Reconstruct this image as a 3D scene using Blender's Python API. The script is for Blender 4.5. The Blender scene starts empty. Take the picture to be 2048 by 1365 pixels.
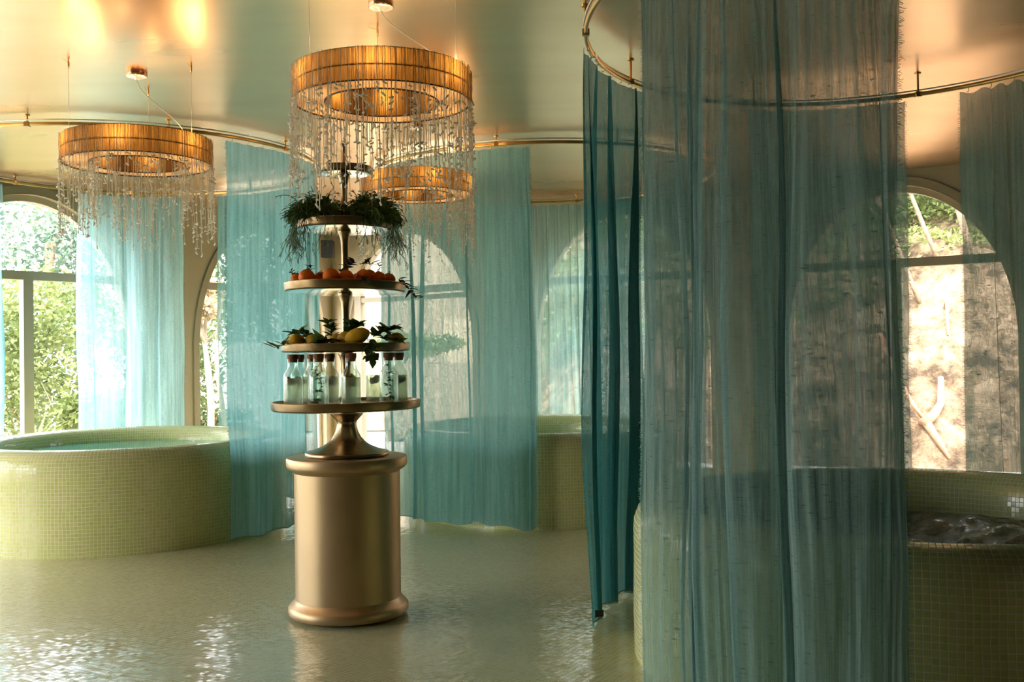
import bpy, math, random
from mathutils import Vector, Matrix, noise
PI = math.pi
rnd = random.Random(7)
sc = bpy.context.scene
COL = sc.collection

# ------------------------------------------------------------------ camera
cd = bpy.data.cameras.new('camera'); cam = bpy.data.objects.new('camera', cd); COL.objects.link(cam)
cd.sensor_width = 36; cd.lens = 36; cd.clip_start = .05; cd.clip_end = 300
cam.matrix_world = Matrix.Translation((0, 0, 1.4)) @ Matrix.Rotation(math.radians(90.713), 4, 'X') @ Matrix.Rotation(math.radians(-.77), 4, 'Z')
sc.camera = cam
# ------------------------------------------------------------------ sky, sun, exposure
w = bpy.data.worlds.new('sky'); sc.world = w; w.use_nodes = True
wn = w.node_tree; bg = wn.nodes['Background']
sky = wn.nodes.new('ShaderNodeTexSky'); sky.sky_type = 'NISHITA'; sky.sun_disc = False
sky.sun_elevation = math.radians(52); sky.sun_rotation = math.radians(200); sky.dust_density = 4; sky.air_density = 1.0
whit = wn.nodes.new('ShaderNodeMix'); whit.data_type = 'RGBA'; whit.inputs[0].default_value = .45
whit.inputs[7].default_value = (9.5, 9.2, 8.7, 1)
wn.links.new(sky.outputs[0], whit.inputs[6]); wn.links.new(whit.outputs[2], bg.inputs[0])
bg.inputs[1].default_value = .62
sl = bpy.data.lights.new('sun', 'SUN'); sl.energy = 2.3; sl.angle = math.radians(1); sl.color = (1, .95, .86)
so = bpy.data.objects.new('sun', sl); COL.objects.link(so)
so.rotation_euler = Vector((.35, -.62, .85)).to_track_quat('Z', 'Y').to_euler()
sc.view_settings.view_transform = 'Standard'; sc.view_settings.look = 'None'
sc.view_settings.gamma = 1; sc.view_settings.use_curve_mapping = False
sc.view_settings.exposure = 1.58
sc.cycles.transparent_max_bounces = 28; sc.cycles.max_bounces = 10; sc.cycles.diffuse_bounces = 6
sc.cycles.glossy_bounces = 5; sc.cycles.transmission_bounces = 8
sc.cycles.sample_clamp_indirect = 6; sc.cycles.caustics_reflective = False; sc.cycles.caustics_refractive = False

# ------------------------------------------------------------------ mesh helpers
class MB:
    def __init__(s): s.v = []; s.f = []; s.uv = []; s.m = []; s.has = False
    def add(s, vs, fs, uvs=None, mi=0):
        o = len(s.v); s.v += [tuple(p) for p in vs]; s.f += [tuple(i + o for i in f) for f in fs]; s.m += [mi] * len(fs)
        if uvs: s.uv += list(uvs); s.has = True
        else: s.uv += [(0, 0)] * len(vs)
    def box(s, c, d, rz=0, mi=0):
        x, y, z = c; a, b, h = d[0] / 2, d[1] / 2, d[2] / 2; C, S = math.cos(rz), math.sin(rz)
        vs = [(x + C * p * a - S * q * b, y + S * p * a + C * q * b, z + r * h) for r in (-1, 1) for p, q in ((-1, -1), (1, -1), (1, 1), (-1, 1))]
        s.add(vs, [(3, 2, 1, 0), (4, 5, 6, 7), (0, 1, 5, 4), (1, 2, 6, 5), (2, 3, 7, 6), (3, 0, 4, 7)], mi=mi)
    def lathe(s, prof, n=48, c=(0, 0, 0), mi=0):
        vs = []; fs = []; uv = []; L = 0; m = len(prof)
        for i, (r, z) in enumerate(prof):
            if i: L += math.dist(prof[i - 1], prof[i])
            for k in range(n):
                a = 2 * PI * k / n; vs.append((c[0] + r * math.cos(a), c[1] + r * math.sin(a), c[2] + z)); uv.append((a, L))
        for i in range(m - 1):
            for k in range(n):
                k2 = (k + 1) % n; fs.append((i * n + k, i * n + k2, (i + 1) * n + k2, (i + 1) * n + k))
        s.add(vs, fs, uv, mi)
    def tube(s, pts, r, n=6, mi=0, cap=True):
        pts = [Vector(p) for p in pts]; m = len(pts); vs = []; fs = []
        rr = r if isinstance(r, (list, tuple)) else [r] * m
        up = None
        for i, p in enumerate(pts):
            d = (pts[min(i + 1, m - 1)] - pts[max(i - 1, 0)])
            d = d.normalized() if d.length > 1e-9 else Vector((0, 0, 1))
            if up is None: up = Vector((1, 0, 0)) if abs(d.x) < .8 else Vector((0, 1, 0))
            a = d.cross(up); a = a.normalized() if a.length > 1e-6 else Vector((0, 1, 0)); up = a.cross(d).normalized(); b = up
            for k in range(n):
                t = 2 * PI * k / n; vs.append(p + (a * math.cos(t) + b * math.sin(t)) * rr[i])
        for i in range(m - 1):
            for k in range(n):
                k2 = (k + 1) % n; fs.append((i * n + k, i * n + k2, (i + 1) * n + k2, (i + 1) * n + k))
        if cap: fs.append(tuple(range(n - 1, -1, -1))); fs.append(tuple((m - 1) * n + k for k in range(n)))
        s.add(vs, fs, mi=mi)
    def sphere(s, c, r, n=16, m=10, mi=0, bump=0, mat=None):
        vs = []; fs = []
        for i in range(m + 1):
            for k in range(n):
                t = PI * i / m; a = 2 * PI * k / n
                q = Vector((math.sin(t) * math.cos(a), math.sin(t) * math.sin(a), math.cos(t)))
                if bump: q *= 1 + bump * noise.noise(q * 2.2 + Vector(c) * 3)
                q = Vector((q.x * r[0], q.y * r[1], q.z * r[2])) if isinstance(r, (tuple, list)) else q * r
                if mat: q = mat @ q
                vs.append(q + Vector(c))
        for i in range(m):
            for k in range(n):
                k2 = (k + 1) % n; fs.append((i * n + k, (i + 1) * n + k, (i + 1) * n + k2, i * n + k2))
        s.add(vs, fs, mi=mi)
    def build(s, name, mat, parent=None, smooth=True, loc=None):
        me = bpy.data.meshes.new(name); me.from_pydata(s.v, [], s.f)
        for m in (mat if isinstance(mat, list) else [mat]): me.materials.append(m)
        if s.has:
            ul = me.uv_layers.new(name='uv'); vi = [0] * len(me.loops); me.loops.foreach_get('vertex_index', vi)
            buf = []
            for i in vi: buf += s.uv[i]
            ul.data.foreach_set('uv', buf)
        if any(s.m): me.polygons.foreach_set('material_index', s.m)
        if smooth: me.polygons.foreach_set('use_smooth', [True] * len(me.polygons))
        me.update()
        o = bpy.data.objects.new(name, me); COL.objects.link(o)
        if parent: o.parent = parent
        if loc: o.location = loc
        return o

def tag(o, label=None, cat=None, group=None, kind=None):
    if label: o['label'] = label
    if cat: o['category'] = cat
    if group: o['group'] = group
    if kind: o['kind'] = kind
    return o
def empty(name, loc, label, cat, group=None):
    o = bpy.data.objects.new(name, None); COL.objects.link(o); o.location = loc; o.empty_display_size = .1
    return tag(o, label, cat, group)
def sharp(o, ang=35):
    me = o.data
    try: me.set_sharp_from_angle(angle=math.radians(ang))
    except Exception: pass
    return o
def copytree(o, parent=None):
    c = o.copy(); COL.objects.link(c); c.parent = parent
    for ch in list(o.children): copytree(ch, c)
    return c

# ------------------------------------------------------------------ materials
def mat(name):
    m = bpy.data.materials.new(name); m.use_nodes = True; nt = m.node_tree
    return m, nt, nt.nodes['Principled BSDF'], nt.nodes['Material Output']
def N(nt, t, **k):
    n = nt.nodes.new(t)
    for a, b in k.items(): setattr(n, a, b)
    return n
def noise_tex(nt, scale, detail=3, vec=None, rough=.5, sx=None):
    n = N(nt, 'ShaderNodeTexNoise'); n.inputs['Scale'].default_value = scale; n.inputs['Detail'].default_value = detail; n.inputs['Roughness'].default_value = rough
    if vec is None:
        tc = N(nt, 'ShaderNodeTexCoord'); vec = tc.outputs['Object']
    if sx:
        mp = N(nt, 'ShaderNodeMapping'); mp.inputs['Scale'].default_value = sx; nt.links.new(vec, mp.inputs[0]); vec = mp.outputs[0]
    nt.links.new(vec, n.inputs['Vector']); return n
def ramp(nt, src, stops):
    r = N(nt, 'ShaderNodeValToRGB'); nt.links.new(src, r.inputs[0]); e = r.color_ramp.elements
    while len(e) < len(stops): e.new(.5)
    for el, (p, c) in zip(e, stops): el.position = p; el.color = (*c, 1) if len(c) == 3 else c
    return r
def mathn(nt, op, a, b=None, c=None):
    n = N(nt, 'ShaderNodeMath', operation=op)
    for i, x in enumerate((a, b, c)):
        if x is None: continue
        if isinstance(x, (int, float)): n.inputs[i].default_value = x
        else: nt.links.new(x, n.inputs[i])
    return n.outputs[0]
def simple(name, col, rough=.5, metal=0, noise_amt=.12, scale=6, bump=0, bscale=40, spec=.5, coat=0):
    m, nt, p, out = mat(name)
    n = noise_tex(nt, scale, 4)
    c0 = tuple(max(0, x * (1 - noise_amt)) for x in col); c1 = tuple(min(1, x * (1 + noise_amt)) for x in col)
    r = ramp(nt, n.outputs[0], [(.3, c0), (.7, c1)]); nt.links.new(r.outputs[0], p.inputs['Base Color'])
    p.inputs['Roughness'].default_value = rough; p.inputs['Metallic'].default_value = metal; p.inputs['Specular IOR Level'].default_value = spec
    p.inputs['Coat Weight'].default_value = coat
    if bump:
        n2 = noise_tex(nt, bscale, 4); b = N(nt, 'ShaderNodeBump'); b.inputs['Strength'].default_value = bump; b.inputs['Distance'].default_value = .01
        nt.links.new(n2.outputs[0], b.inputs['Height']); nt.links.new(b.outputs[0], p.inputs['Normal'])
    return m

def tile_mat(name, tile, grout, pitch=.025, uv=True, rot=0, rough=.2, gw=.06, tilt=.05, var=.12, ior=1.5):
    m, nt, p, out = mat(name); p.inputs['IOR'].default_value = ior; tc = N(nt, 'ShaderNodeTexCoord'); L = nt.links
    mp = N(nt, 'ShaderNodeMapping'); mp.inputs['Scale'].default_value = (1 / pitch,) * 3; mp.inputs['Rotation'].default_value = (0, 0, rot)
    L.new(tc.outputs['UV' if uv else 'Object'], mp.inputs[0])
    # hand-laid wobble
    wb = N(nt, 'ShaderNodeTexNoise'); wb.inputs['Scale'].default_value = .12; L.new(mp.outputs[0], wb.inputs['Vector'])
    ws = N(nt, 'ShaderNodeVectorMath', operation='MULTIPLY_ADD'); L.new(wb.outputs['Color'], ws.inputs[0]); ws.inputs[1].default_value = (.5, .5, 0); L.new(mp.outputs[0], ws.inputs[2])
    sp = N(nt, 'ShaderNodeSeparateXYZ'); L.new(ws.outputs[0], sp.inputs[0])
    def edge(s):
        fr = mathn(nt, 'FRACT', s); d = mathn(nt, 'ABSOLUTE', mathn(nt, 'SUBTRACT', fr, .5)); return d
    d = mathn(nt, 'MAXIMUM', edge(sp.outputs[0]), edge(sp.outputs[1]))
    mr = N(nt, 'ShaderNodeMapRange'); L.new(d, mr.inputs[0]); mr.inputs[1].default_value = .5 - gw - .03; mr.inputs[2].default_value = .5 - gw + .01
    g = mr.outputs[0]
    fl = N(nt, 'ShaderNodeVectorMath', operation='FLOOR'); L.new(ws.outputs[0], fl.inputs[0])
    fx = N(nt, 'ShaderNodeVectorMath', operation='MULTIPLY'); fx.inputs[1].default_value = (1, 1, 0); L.new(fl.outputs[0], fx.inputs[0])
    wn_ = N(nt, 'ShaderNodeTexWhiteNoise'); wn_.noise_dimensions = '3D'; L.new(fx.outputs[0], wn_.inputs['Vector'])
    big = N(nt, 'ShaderNodeTexNoise'); big.inputs['Scale'].default_value = .03; big.inputs['Detail'].default_value = 3; L.new(mp.outputs[0], big.inputs['Vector'])
    v = mathn(nt, 'MULTIPLY_ADD', wn_.outputs['Value'], .6, mathn(nt, 'MULTIPLY', big.outputs[0], .4))
    r = ramp(nt, v, [(0.1, tuple(x * (1 - var) for x in tile)), (.9, tuple(min(1, x * (1 + var)) for x in tile))])
    mx = N(nt, 'ShaderNodeMix'); mx.data_type = 'RGBA'; L.new(g, mx.inputs[0]); L.new(r.outputs[0], mx.inputs[6]); mx.inputs[7].default_value = (*grout, 1)
    L.new(mx.outputs[2], p.inputs['Base Color'])
    rr = mathn(nt, 'MULTIPLY_ADD', g, .45, rough); L.new(rr, p.inputs['Roughness'])
    # each tile tilts a little
    geo = N(nt, 'ShaderNodeNewGeometry')
    t1 = N(nt, 'ShaderNodeVectorMath', operation='SUBTRACT'); L.new(wn_.outputs['Color'], t1.inputs[0]); t1.inputs[1].default_value = (.5, .5, .5)
    t2 = N(nt, 'ShaderNodeVectorMath', operation='MULTIPLY_ADD'); L.new(t1.outputs[0], t2.inputs[0]); t2.inputs[1].default_value = (tilt,) * 3; L.new(geo.outputs['Normal'], t2.inputs[2])
    t3 = N(nt, 'ShaderNodeVectorMath', operation='NORMALIZE'); L.new(t2.outputs[0], t3.inputs[0])
    bp = N(nt, 'ShaderNodeBump'); bp.inputs['Strength'].default_value = .5; bp.inputs['Distance'].default_value = .001; bp.invert = True
    L.new(g, bp.inputs['Height']); L.new(t3.outputs[0], bp.inputs['Normal']); L.new(bp.outputs[0], p.inputs['Normal'])
    return m

def sheer(name, col, op=.62, col2=None, st=.45, su=26, bump=.3):
    """crinkled open-weave linen: holes between the threads let the light and the view through"""
    m, nt, p, out = mat(name); L = nt.links; nt.nodes.remove(p)
    tc = N(nt, 'ShaderNodeTexCoord'); uv = tc.outputs['UV']
    streak = noise_tex(nt, 1, 4, uv, .65, (su, .7, 1))
    fine = noise_tex(nt, 1, 3, uv, .6, (420, 18, 1))
    weft = noise_tex(nt, 1, 2, uv, .6, (26, 230, 1))
    slub = noise_tex(nt, 1, 2, uv, .5, (24, 120, 1))
    a = mathn(nt, 'MULTIPLY_ADD', mathn(nt, 'SUBTRACT', streak.outputs[0], .5), st, op)
    a = mathn(nt, 'MULTIPLY_ADD', mathn(nt, 'SUBTRACT', fine.outputs[0], .5), .7, a)
    a = mathn(nt, 'MULTIPLY_ADD', mathn(nt, 'SUBTRACT', weft.outputs[0], .5), .45, a)
    sm = N(nt, 'ShaderNodeMapRange'); L.new(slub.outputs[0], sm.inputs[0]); sm.inputs[1].default_value = .62; sm.inputs[2].default_value = .70
    a = mathn(nt, 'ADD', a, mathn(nt, 'MULTIPLY', sm.outputs[0], .35))
    cl = N(nt, 'ShaderNodeClamp'); L.new(a, cl.inputs[0]); cl.inputs[1].default_value = .12; cl.inputs[2].default_value = .97
    # hem at top and bottom is denser: v is the height in metres
    cr = ramp(nt, streak.outputs[0], [(.3, tuple(x * .8 for x in col)), (.7, tuple(min(1, x * 1.2) for x in (col2 or col)))])
    dk = N(nt, 'ShaderNodeMix'); dk.data_type = 'RGBA'; L.new(mathn(nt, 'MULTIPLY', sm.outputs[0], .6), dk.inputs[0]); L.new(cr.outputs[0], dk.inputs[6]); dk.inputs[7].default_value = (col[0] * .25, col[1] * .35, col[2] * .35, 1); cr = dk
    d = N(nt, 'ShaderNodeBsdfDiffuse'); t = N(nt, 'ShaderNodeBsdfTranslucent'); L.new(cr.outputs[2], d.inputs[0]); L.new(cr.outputs[2], t.inputs[0])
    bmp = N(nt, 'ShaderNodeBump'); bmp.inputs['Strength'].default_value = bump; bmp.inputs['Distance'].default_value = .006
    hs = mathn(nt, 'ADD', streak.outputs[0], mathn(nt, 'MULTIPLY', fine.outputs[0], .25)); L.new(hs, bmp.inputs['Height'])
    L.new(bmp.outputs[0], d.inputs['Normal']); L.new(bmp.outputs[0], t.inputs['Normal'])
    m1 = N(nt, 'ShaderNodeMixShader'); m1.inputs[0].default_value = .58; L.new(d.outputs[0], m1.inputs[1]); L.new(t.outputs[0], m1.inputs[2])
    tr = N(nt, 'ShaderNodeBsdfTransparent')
    m2 = N(nt, 'ShaderNodeMixShader'); L.new(cl.outputs[0], m2.inputs[0]); L.new(tr.outputs[0], m2.inputs[1]); L.new(m1.outputs[0], m2.inputs[2])
    L.new(m2.outputs[0], out.inputs[0]); return m

def thin_glass(name, tint=(1, 1, 1), refl=1.0, ior=1.45):
    m, nt, p, out = mat(name); nt.nodes.remove(p); L = nt.links
    lw = N(nt, 'ShaderNodeLayerWeight'); lw.inputs[0].default_value = .5; f0 = ((ior - 1) / (ior + 1)) ** 2
    fr_ = mathn(nt, 'MULTIPLY_ADD', mathn(nt, 'POWER', lw.outputs['Facing'], 4.0), 1 - f0, f0)
    tr = N(nt, 'ShaderNodeBsdfTransparent'); tr.inputs[0].default_value = (*tint, 1); gl = N(nt, 'ShaderNodeBsdfGlossy'); gl.inputs['Roughness'].default_value = .03
    mx = N(nt, 'ShaderNodeMixShader'); L.new(mathn(nt, 'MULTIPLY', fr_, refl), mx.inputs[0]); L.new(tr.outputs[0], mx.inputs[1]); L.new(gl.outputs[0], mx.inputs[2])
    L.new(mx.outputs[0], out.inputs[0]); return m

def leafmat(name, c0, c1, trans=.35, rough=.5, scale=3):
    m, nt, p, out = mat(name); L = nt.links
    n = noise_tex(nt, scale, 3); r = ramp(nt, n.outputs[0], [(.35, c0), (.68, c1)])
    L.new(r.outputs[0], p.inputs['Base Color']); p.inputs['Roughness'].default_value = rough
    t = N(nt, 'ShaderNodeBsdfTranslucent'); L.new(r.outputs[0], t.inputs[0]); mx = N(nt, 'ShaderNodeMixShader'); mx.inputs[0].default_value = trans
    L.new(p.outputs[0], mx.inputs[1]); L.new(t.outputs[0], mx.inputs[2]); L.new(mx.outputs[0], out.inputs[0]); return m

# metallic gold ceiling: satin leaf, faint long ripples
M = {}
m, nt, p, out = mat('gold_ceiling')
n1 = noise_tex(nt, 1, 4, None, .55, (.5, 2.2, 1)); r = ramp(nt, n1.outputs[0], [(.3, (.84, .55, .31)), (.7, (.92, .65, .39))])
nt.links.new(r.outputs[0], p.inputs['Base Color']); p.inputs['Metallic'].default_value = 1.0
n3 = noise_tex(nt, 1, 1, None, .5, (.8, 3, 1)); nt.links.new(mathn(nt, 'MULTIPLY_ADD', n3.outputs[0], .10, .24), p.inputs['Roughness'])
n2 = noise_tex(nt, 1, 2, None, .5, (1.2, 2.6, 1)); b = N(nt, 'ShaderNodeBump'); b.inputs['Strength'].default_value = .12; b.inputs['Distance'].default_value = .03
nt.links.new(n2.outputs[0], b.inputs['Height']); nt.links.new(b.outputs[0], p.inputs['Normal']); M['ceiling'] = m
M['wall'] = simple('champagne_paint', (.56, .43, .27), .42, 0, .04, 3, .15, 60)
M['wall_absorb'] = simple('light_absorbing_wall', (.07, .045, .025), .5, 0, .04, 3, .15, 60)  # for walls out of view, darkened so they bounce little light into the room
M['trim'] = simple('champagne_trim', (.47, .37, .24), .38, 0, .04, 5)
M['frame'] = simple('taupe_frame', (.50, .42, .30), .35, 0, .05, 5)
M['outer_wall'] = simple('cream_render', (.78, .72, .6), .8, 0, .05, 3, .2, 50)
M['white_wall'] = simple('white_render', (.85, .84, .8), .85, 0, .04, 2, .3, 30)
M['floor'] = tile_mat('floor_mosaic', (.60, .55, .25), (.74, .64, .44), .0265, False, math.radians(31), .15, .03, .08, .10, 1.85)
M['tub'] = tile_mat('tub_mosaic', (.58, .60, .22), (.86, .76, .55), .0262, True, 0, .16, .05, .06, .10)
M['brass'] = simple('brass', (.62, .42, .16), .28, 1, .15, 8)
M['steel'] = simple('brushed_steel', (.7, .7, .68), .3, 1, .05, 8)
M['stand'] = simple('aged_brass', (.36, .26, .15), .27, 1, .25, 7, .08, 25)
M['under'] = simple('polished_underside', (.86, .84, .82), .12, 1, .05, 5)
M['rim'] = simple('tray_brass', (.22, .155, .08), .3, 1, .22, 9, .08, 30)
M['pedestal'] = simple('champagne_lacquer', (.42, .30, .16), .42, .7, .05, 4, .06, 18)
M['cloth'] = sheer('aqua_linen', (.22, .53, .56), .85, (.33, .62, .62), .4, 16)
M['cloth2'] = sheer('grey_aqua_linen', (.24, .45, .44), .78, (.34, .56, .53))
M['cloth_light'] = sheer('pale_aqua_linen', (.36, .68, .72), .80, (.50, .78, .80), .3, 14)
M['cloth4'] = sheer('crinkled_aqua_linen', (.14, .31, .31), .80, (.42, .62, .59), .95, 34, .8)  # bright second colour paints the light on the folds into the streaks
M['cloth3'] = sheer('deep_teal_linen', (.04, .20, .21), .80, (.08, .29, .29))
M['pane'] = thin_glass('window_glass', (.98, .99, .98), .6)
M['bottle'] = thin_glass('bottle_glass', (.93, .97, .95), 1.0, 1.6)
M['dark'] = simple('black_plastic', (.012, .014, .02), .4)
M['label'] = simple('woven_label', (.02, .02, .018), .8, 0, .2, 300)
M['cork'] = simple('cork', (.28, .11, .045), .8, 0, .3, 120, .5, 200)
M['thread'] = simple('cotton_cord', (.62, .53, .42), .8, 0, .2, 90)
m, nt, p, out = mat('glass_bead'); p.inputs['Base Color'].default_value = (.95, .95, .9, 1); p.inputs['Subsurface Weight'].default_value = 0; p.inputs['Roughness'].default_value = .12; p.inputs['Coat Weight'].default_value = 1
tb = N(nt, 'ShaderNodeBsdfTranslucent'); tb.inputs[0].default_value = (1, 1, .95, 1); gb = N(nt, 'ShaderNodeMixShader'); gb.inputs[0].default_value = .5; nt.links.new(tb.outputs[0], gb.inputs[1]); nt.links.new(p.outputs[0], gb.inputs[2]); nt.links.new(gb.outputs[0], out.inputs[0]); M['bead'] = m
M['thread'] = leafmat('cotton_cord', (.82, .76, .64), (.98, .93, .82), .5, .7, 60)
M['cable'] = simple('clear_cable', (.62, .58, .5), .3, 0, .05)
M['canopy'] = simple('copper_canopy', (.55, .32, .2), .25, 1, .1)
M['canopy_w'] = simple('canopy_plate', (.85, .87, .85), .25, .3, .03)
M['wire_black'] = simple('dark_wire', (.03, .02, .012), .5)

def amber(name, c0, c1, op, trans):
    m, nt, p, out = mat(name); L = nt.links
    tc = N(nt, 'ShaderNodeTexCoord')
    n = noise_tex(nt, 1, 4, tc.outputs['UV'], .8, (190, 5, 1)); r = ramp(nt, n.outputs[0], [(.35, c0), (.65, c1)])
    nf = noise_tex(nt, 1, 2, tc.outputs['UV'], .6, (180, 8, 1))
    L.new(r.outputs[0], p.inputs['Base Color']); p.inputs['Roughness'].default_value = .35
    t = N(nt, 'ShaderNodeBsdfTranslucent'); L.new(r.outputs[0], t.inputs[0]); mx = N(nt, 'ShaderNodeMixShader'); mx.inputs[0].default_value = trans
    L.new(p.outputs[0], mx.inputs[1]); L.new(t.outputs[0], mx.inputs[2])
    tr = N(nt, 'ShaderNodeBsdfTransparent'); m2 = N(nt, 'ShaderNodeMixShader')
    a = mathn(nt, 'MULTIPLY_ADD', mathn(nt, 'SUBTRACT', nf.outputs[0], .5), .2, op); cl = N(nt, 'ShaderNodeClamp'); L.new(a, cl.inputs[0])
    L.new(cl.outputs[0], m2.inputs[0]); L.new(tr.outputs[0], m2.inputs[1]); L.new(mx.outputs[0], m2.inputs[2]); L.new(m2.outputs[0], out.inputs[0]); return m
M['amber'] = amber('amber_cord', (.07, .03, .008), (.46, .26, .07), 1.0, .5)
M['diffuser'] = amber('woven_diffuser', (.3, .19, .10), (.55, .40, .24), 1.0, .55)

m, nt, p, out = mat('lamp_bulb'); nt.nodes.remove(p); em = N(nt, 'ShaderNodeEmission'); em.inputs[0].default_value = (1, .62, .28, 1); em.inputs[1].default_value = 7
nt.links.new(em.outputs[0], out.inputs[0]); M['bulb'] = m

# water
m, nt, p, out = mat('pool_water'); nz = noise_tex(nt, 9, 3); b = N(nt, 'ShaderNodeBump'); b.inputs['Strength'].default_value = .12; b.inputs['Distance'].default_value = .02
nt.links.new(nz.outputs[0], b.inputs['Height']); nt.links.new(b.outputs[0], p.inputs['Normal'])
r = ramp(nt, nz.outputs[0], [(.3, (.12, .42, .30)), (.7, (.16, .5, .36))]); nt.links.new(r.outputs[0], p.inputs['Base Color'])
p.inputs['Roughness'].default_value = .04; M['water'] = m
m, nt, p, out = mat('churning_water'); nz = noise_tex(nt, 13, 6, None, .7); b = N(nt, 'ShaderNodeBump'); b.inputs['Strength'].default_value = .8; b.inputs['Distance'].default_value = .03
nt.links.new(nz.outputs[0], b.inputs['Height']); nt.links.new(b.outputs[0], p.inputs['Normal'])
fz = noise_tex(nt, 3.2, 6, None, .65); r = ramp(nt, fz.outputs[0], [(.48, (.05, .10, .06)), (.56, (.16, .19, .14)), (.66, (.62, .62, .58))]); nt.links.new(r.outputs[0], p.inputs['Base Color'])
rr = ramp(nt, fz.outputs[0], [(.5, (.06,) * 3), (.62, (.5,) * 3)]); nt.links.new(rr.outputs[0], p.inputs['Roughness']); M['foam'] = m

# ------------------------------------------------------------------ room shell
CEIL = 3.12
PTS = [(-6.93, -1.6), (-6.93, 7.03), (-3.675, 11.29), (-2.415, 13.75), (0.0, 11.97), (2.415, 10.71), (5.88, 8.49), (6.7, 6.7), (6.7, -1.6)]
NAMES = ['wall_side_left', 'wall_garden_left', 'wall_corner_left', 'wall_corner_right', 'wall_back', 'wall_garden_right', 'wall_side_right', 'wall_right', 'wall_front']
# openings per wall: (centre along wall, half width, sill, spring, apex, mullions, transom)
AB = math.dist(PTS[1], PTS[2])
OPEN = {
    0: [(4.7, 1.2, .05, 1.5, 2.98, [0], 2.23), (7.3, 1.1, .05, 1.5, 2.98, [0], 2.23)],
    1: [(AB - 1.65, 1.155, .05, 1.5, 3.017, [0], 2.23), (AB - 4.1, 1.1, .05, 1.5, 3.017, [0], 2.23)],
    2: [(1.45, 1.15, .05, 1.5, 3.0, [], 2.23)],
    3: [(1.30, 1.12, .05, 1.5, 3.0, [-.88], 2.23)],
    4: [(1.33, 1.09, .05, 1.5, 3.0, [], 2.23)],
    5: [(1.53, 1.12, .05, 1.5, 2.975, [0], 2.23)],
}
WT = .22
def arch_top(dx, hw, sp, ap):
    q = 1 - (dx / hw) ** 2
    return sp + (ap - sp) * math.sqrt(max(0, q))
wn_count = [0]
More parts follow.
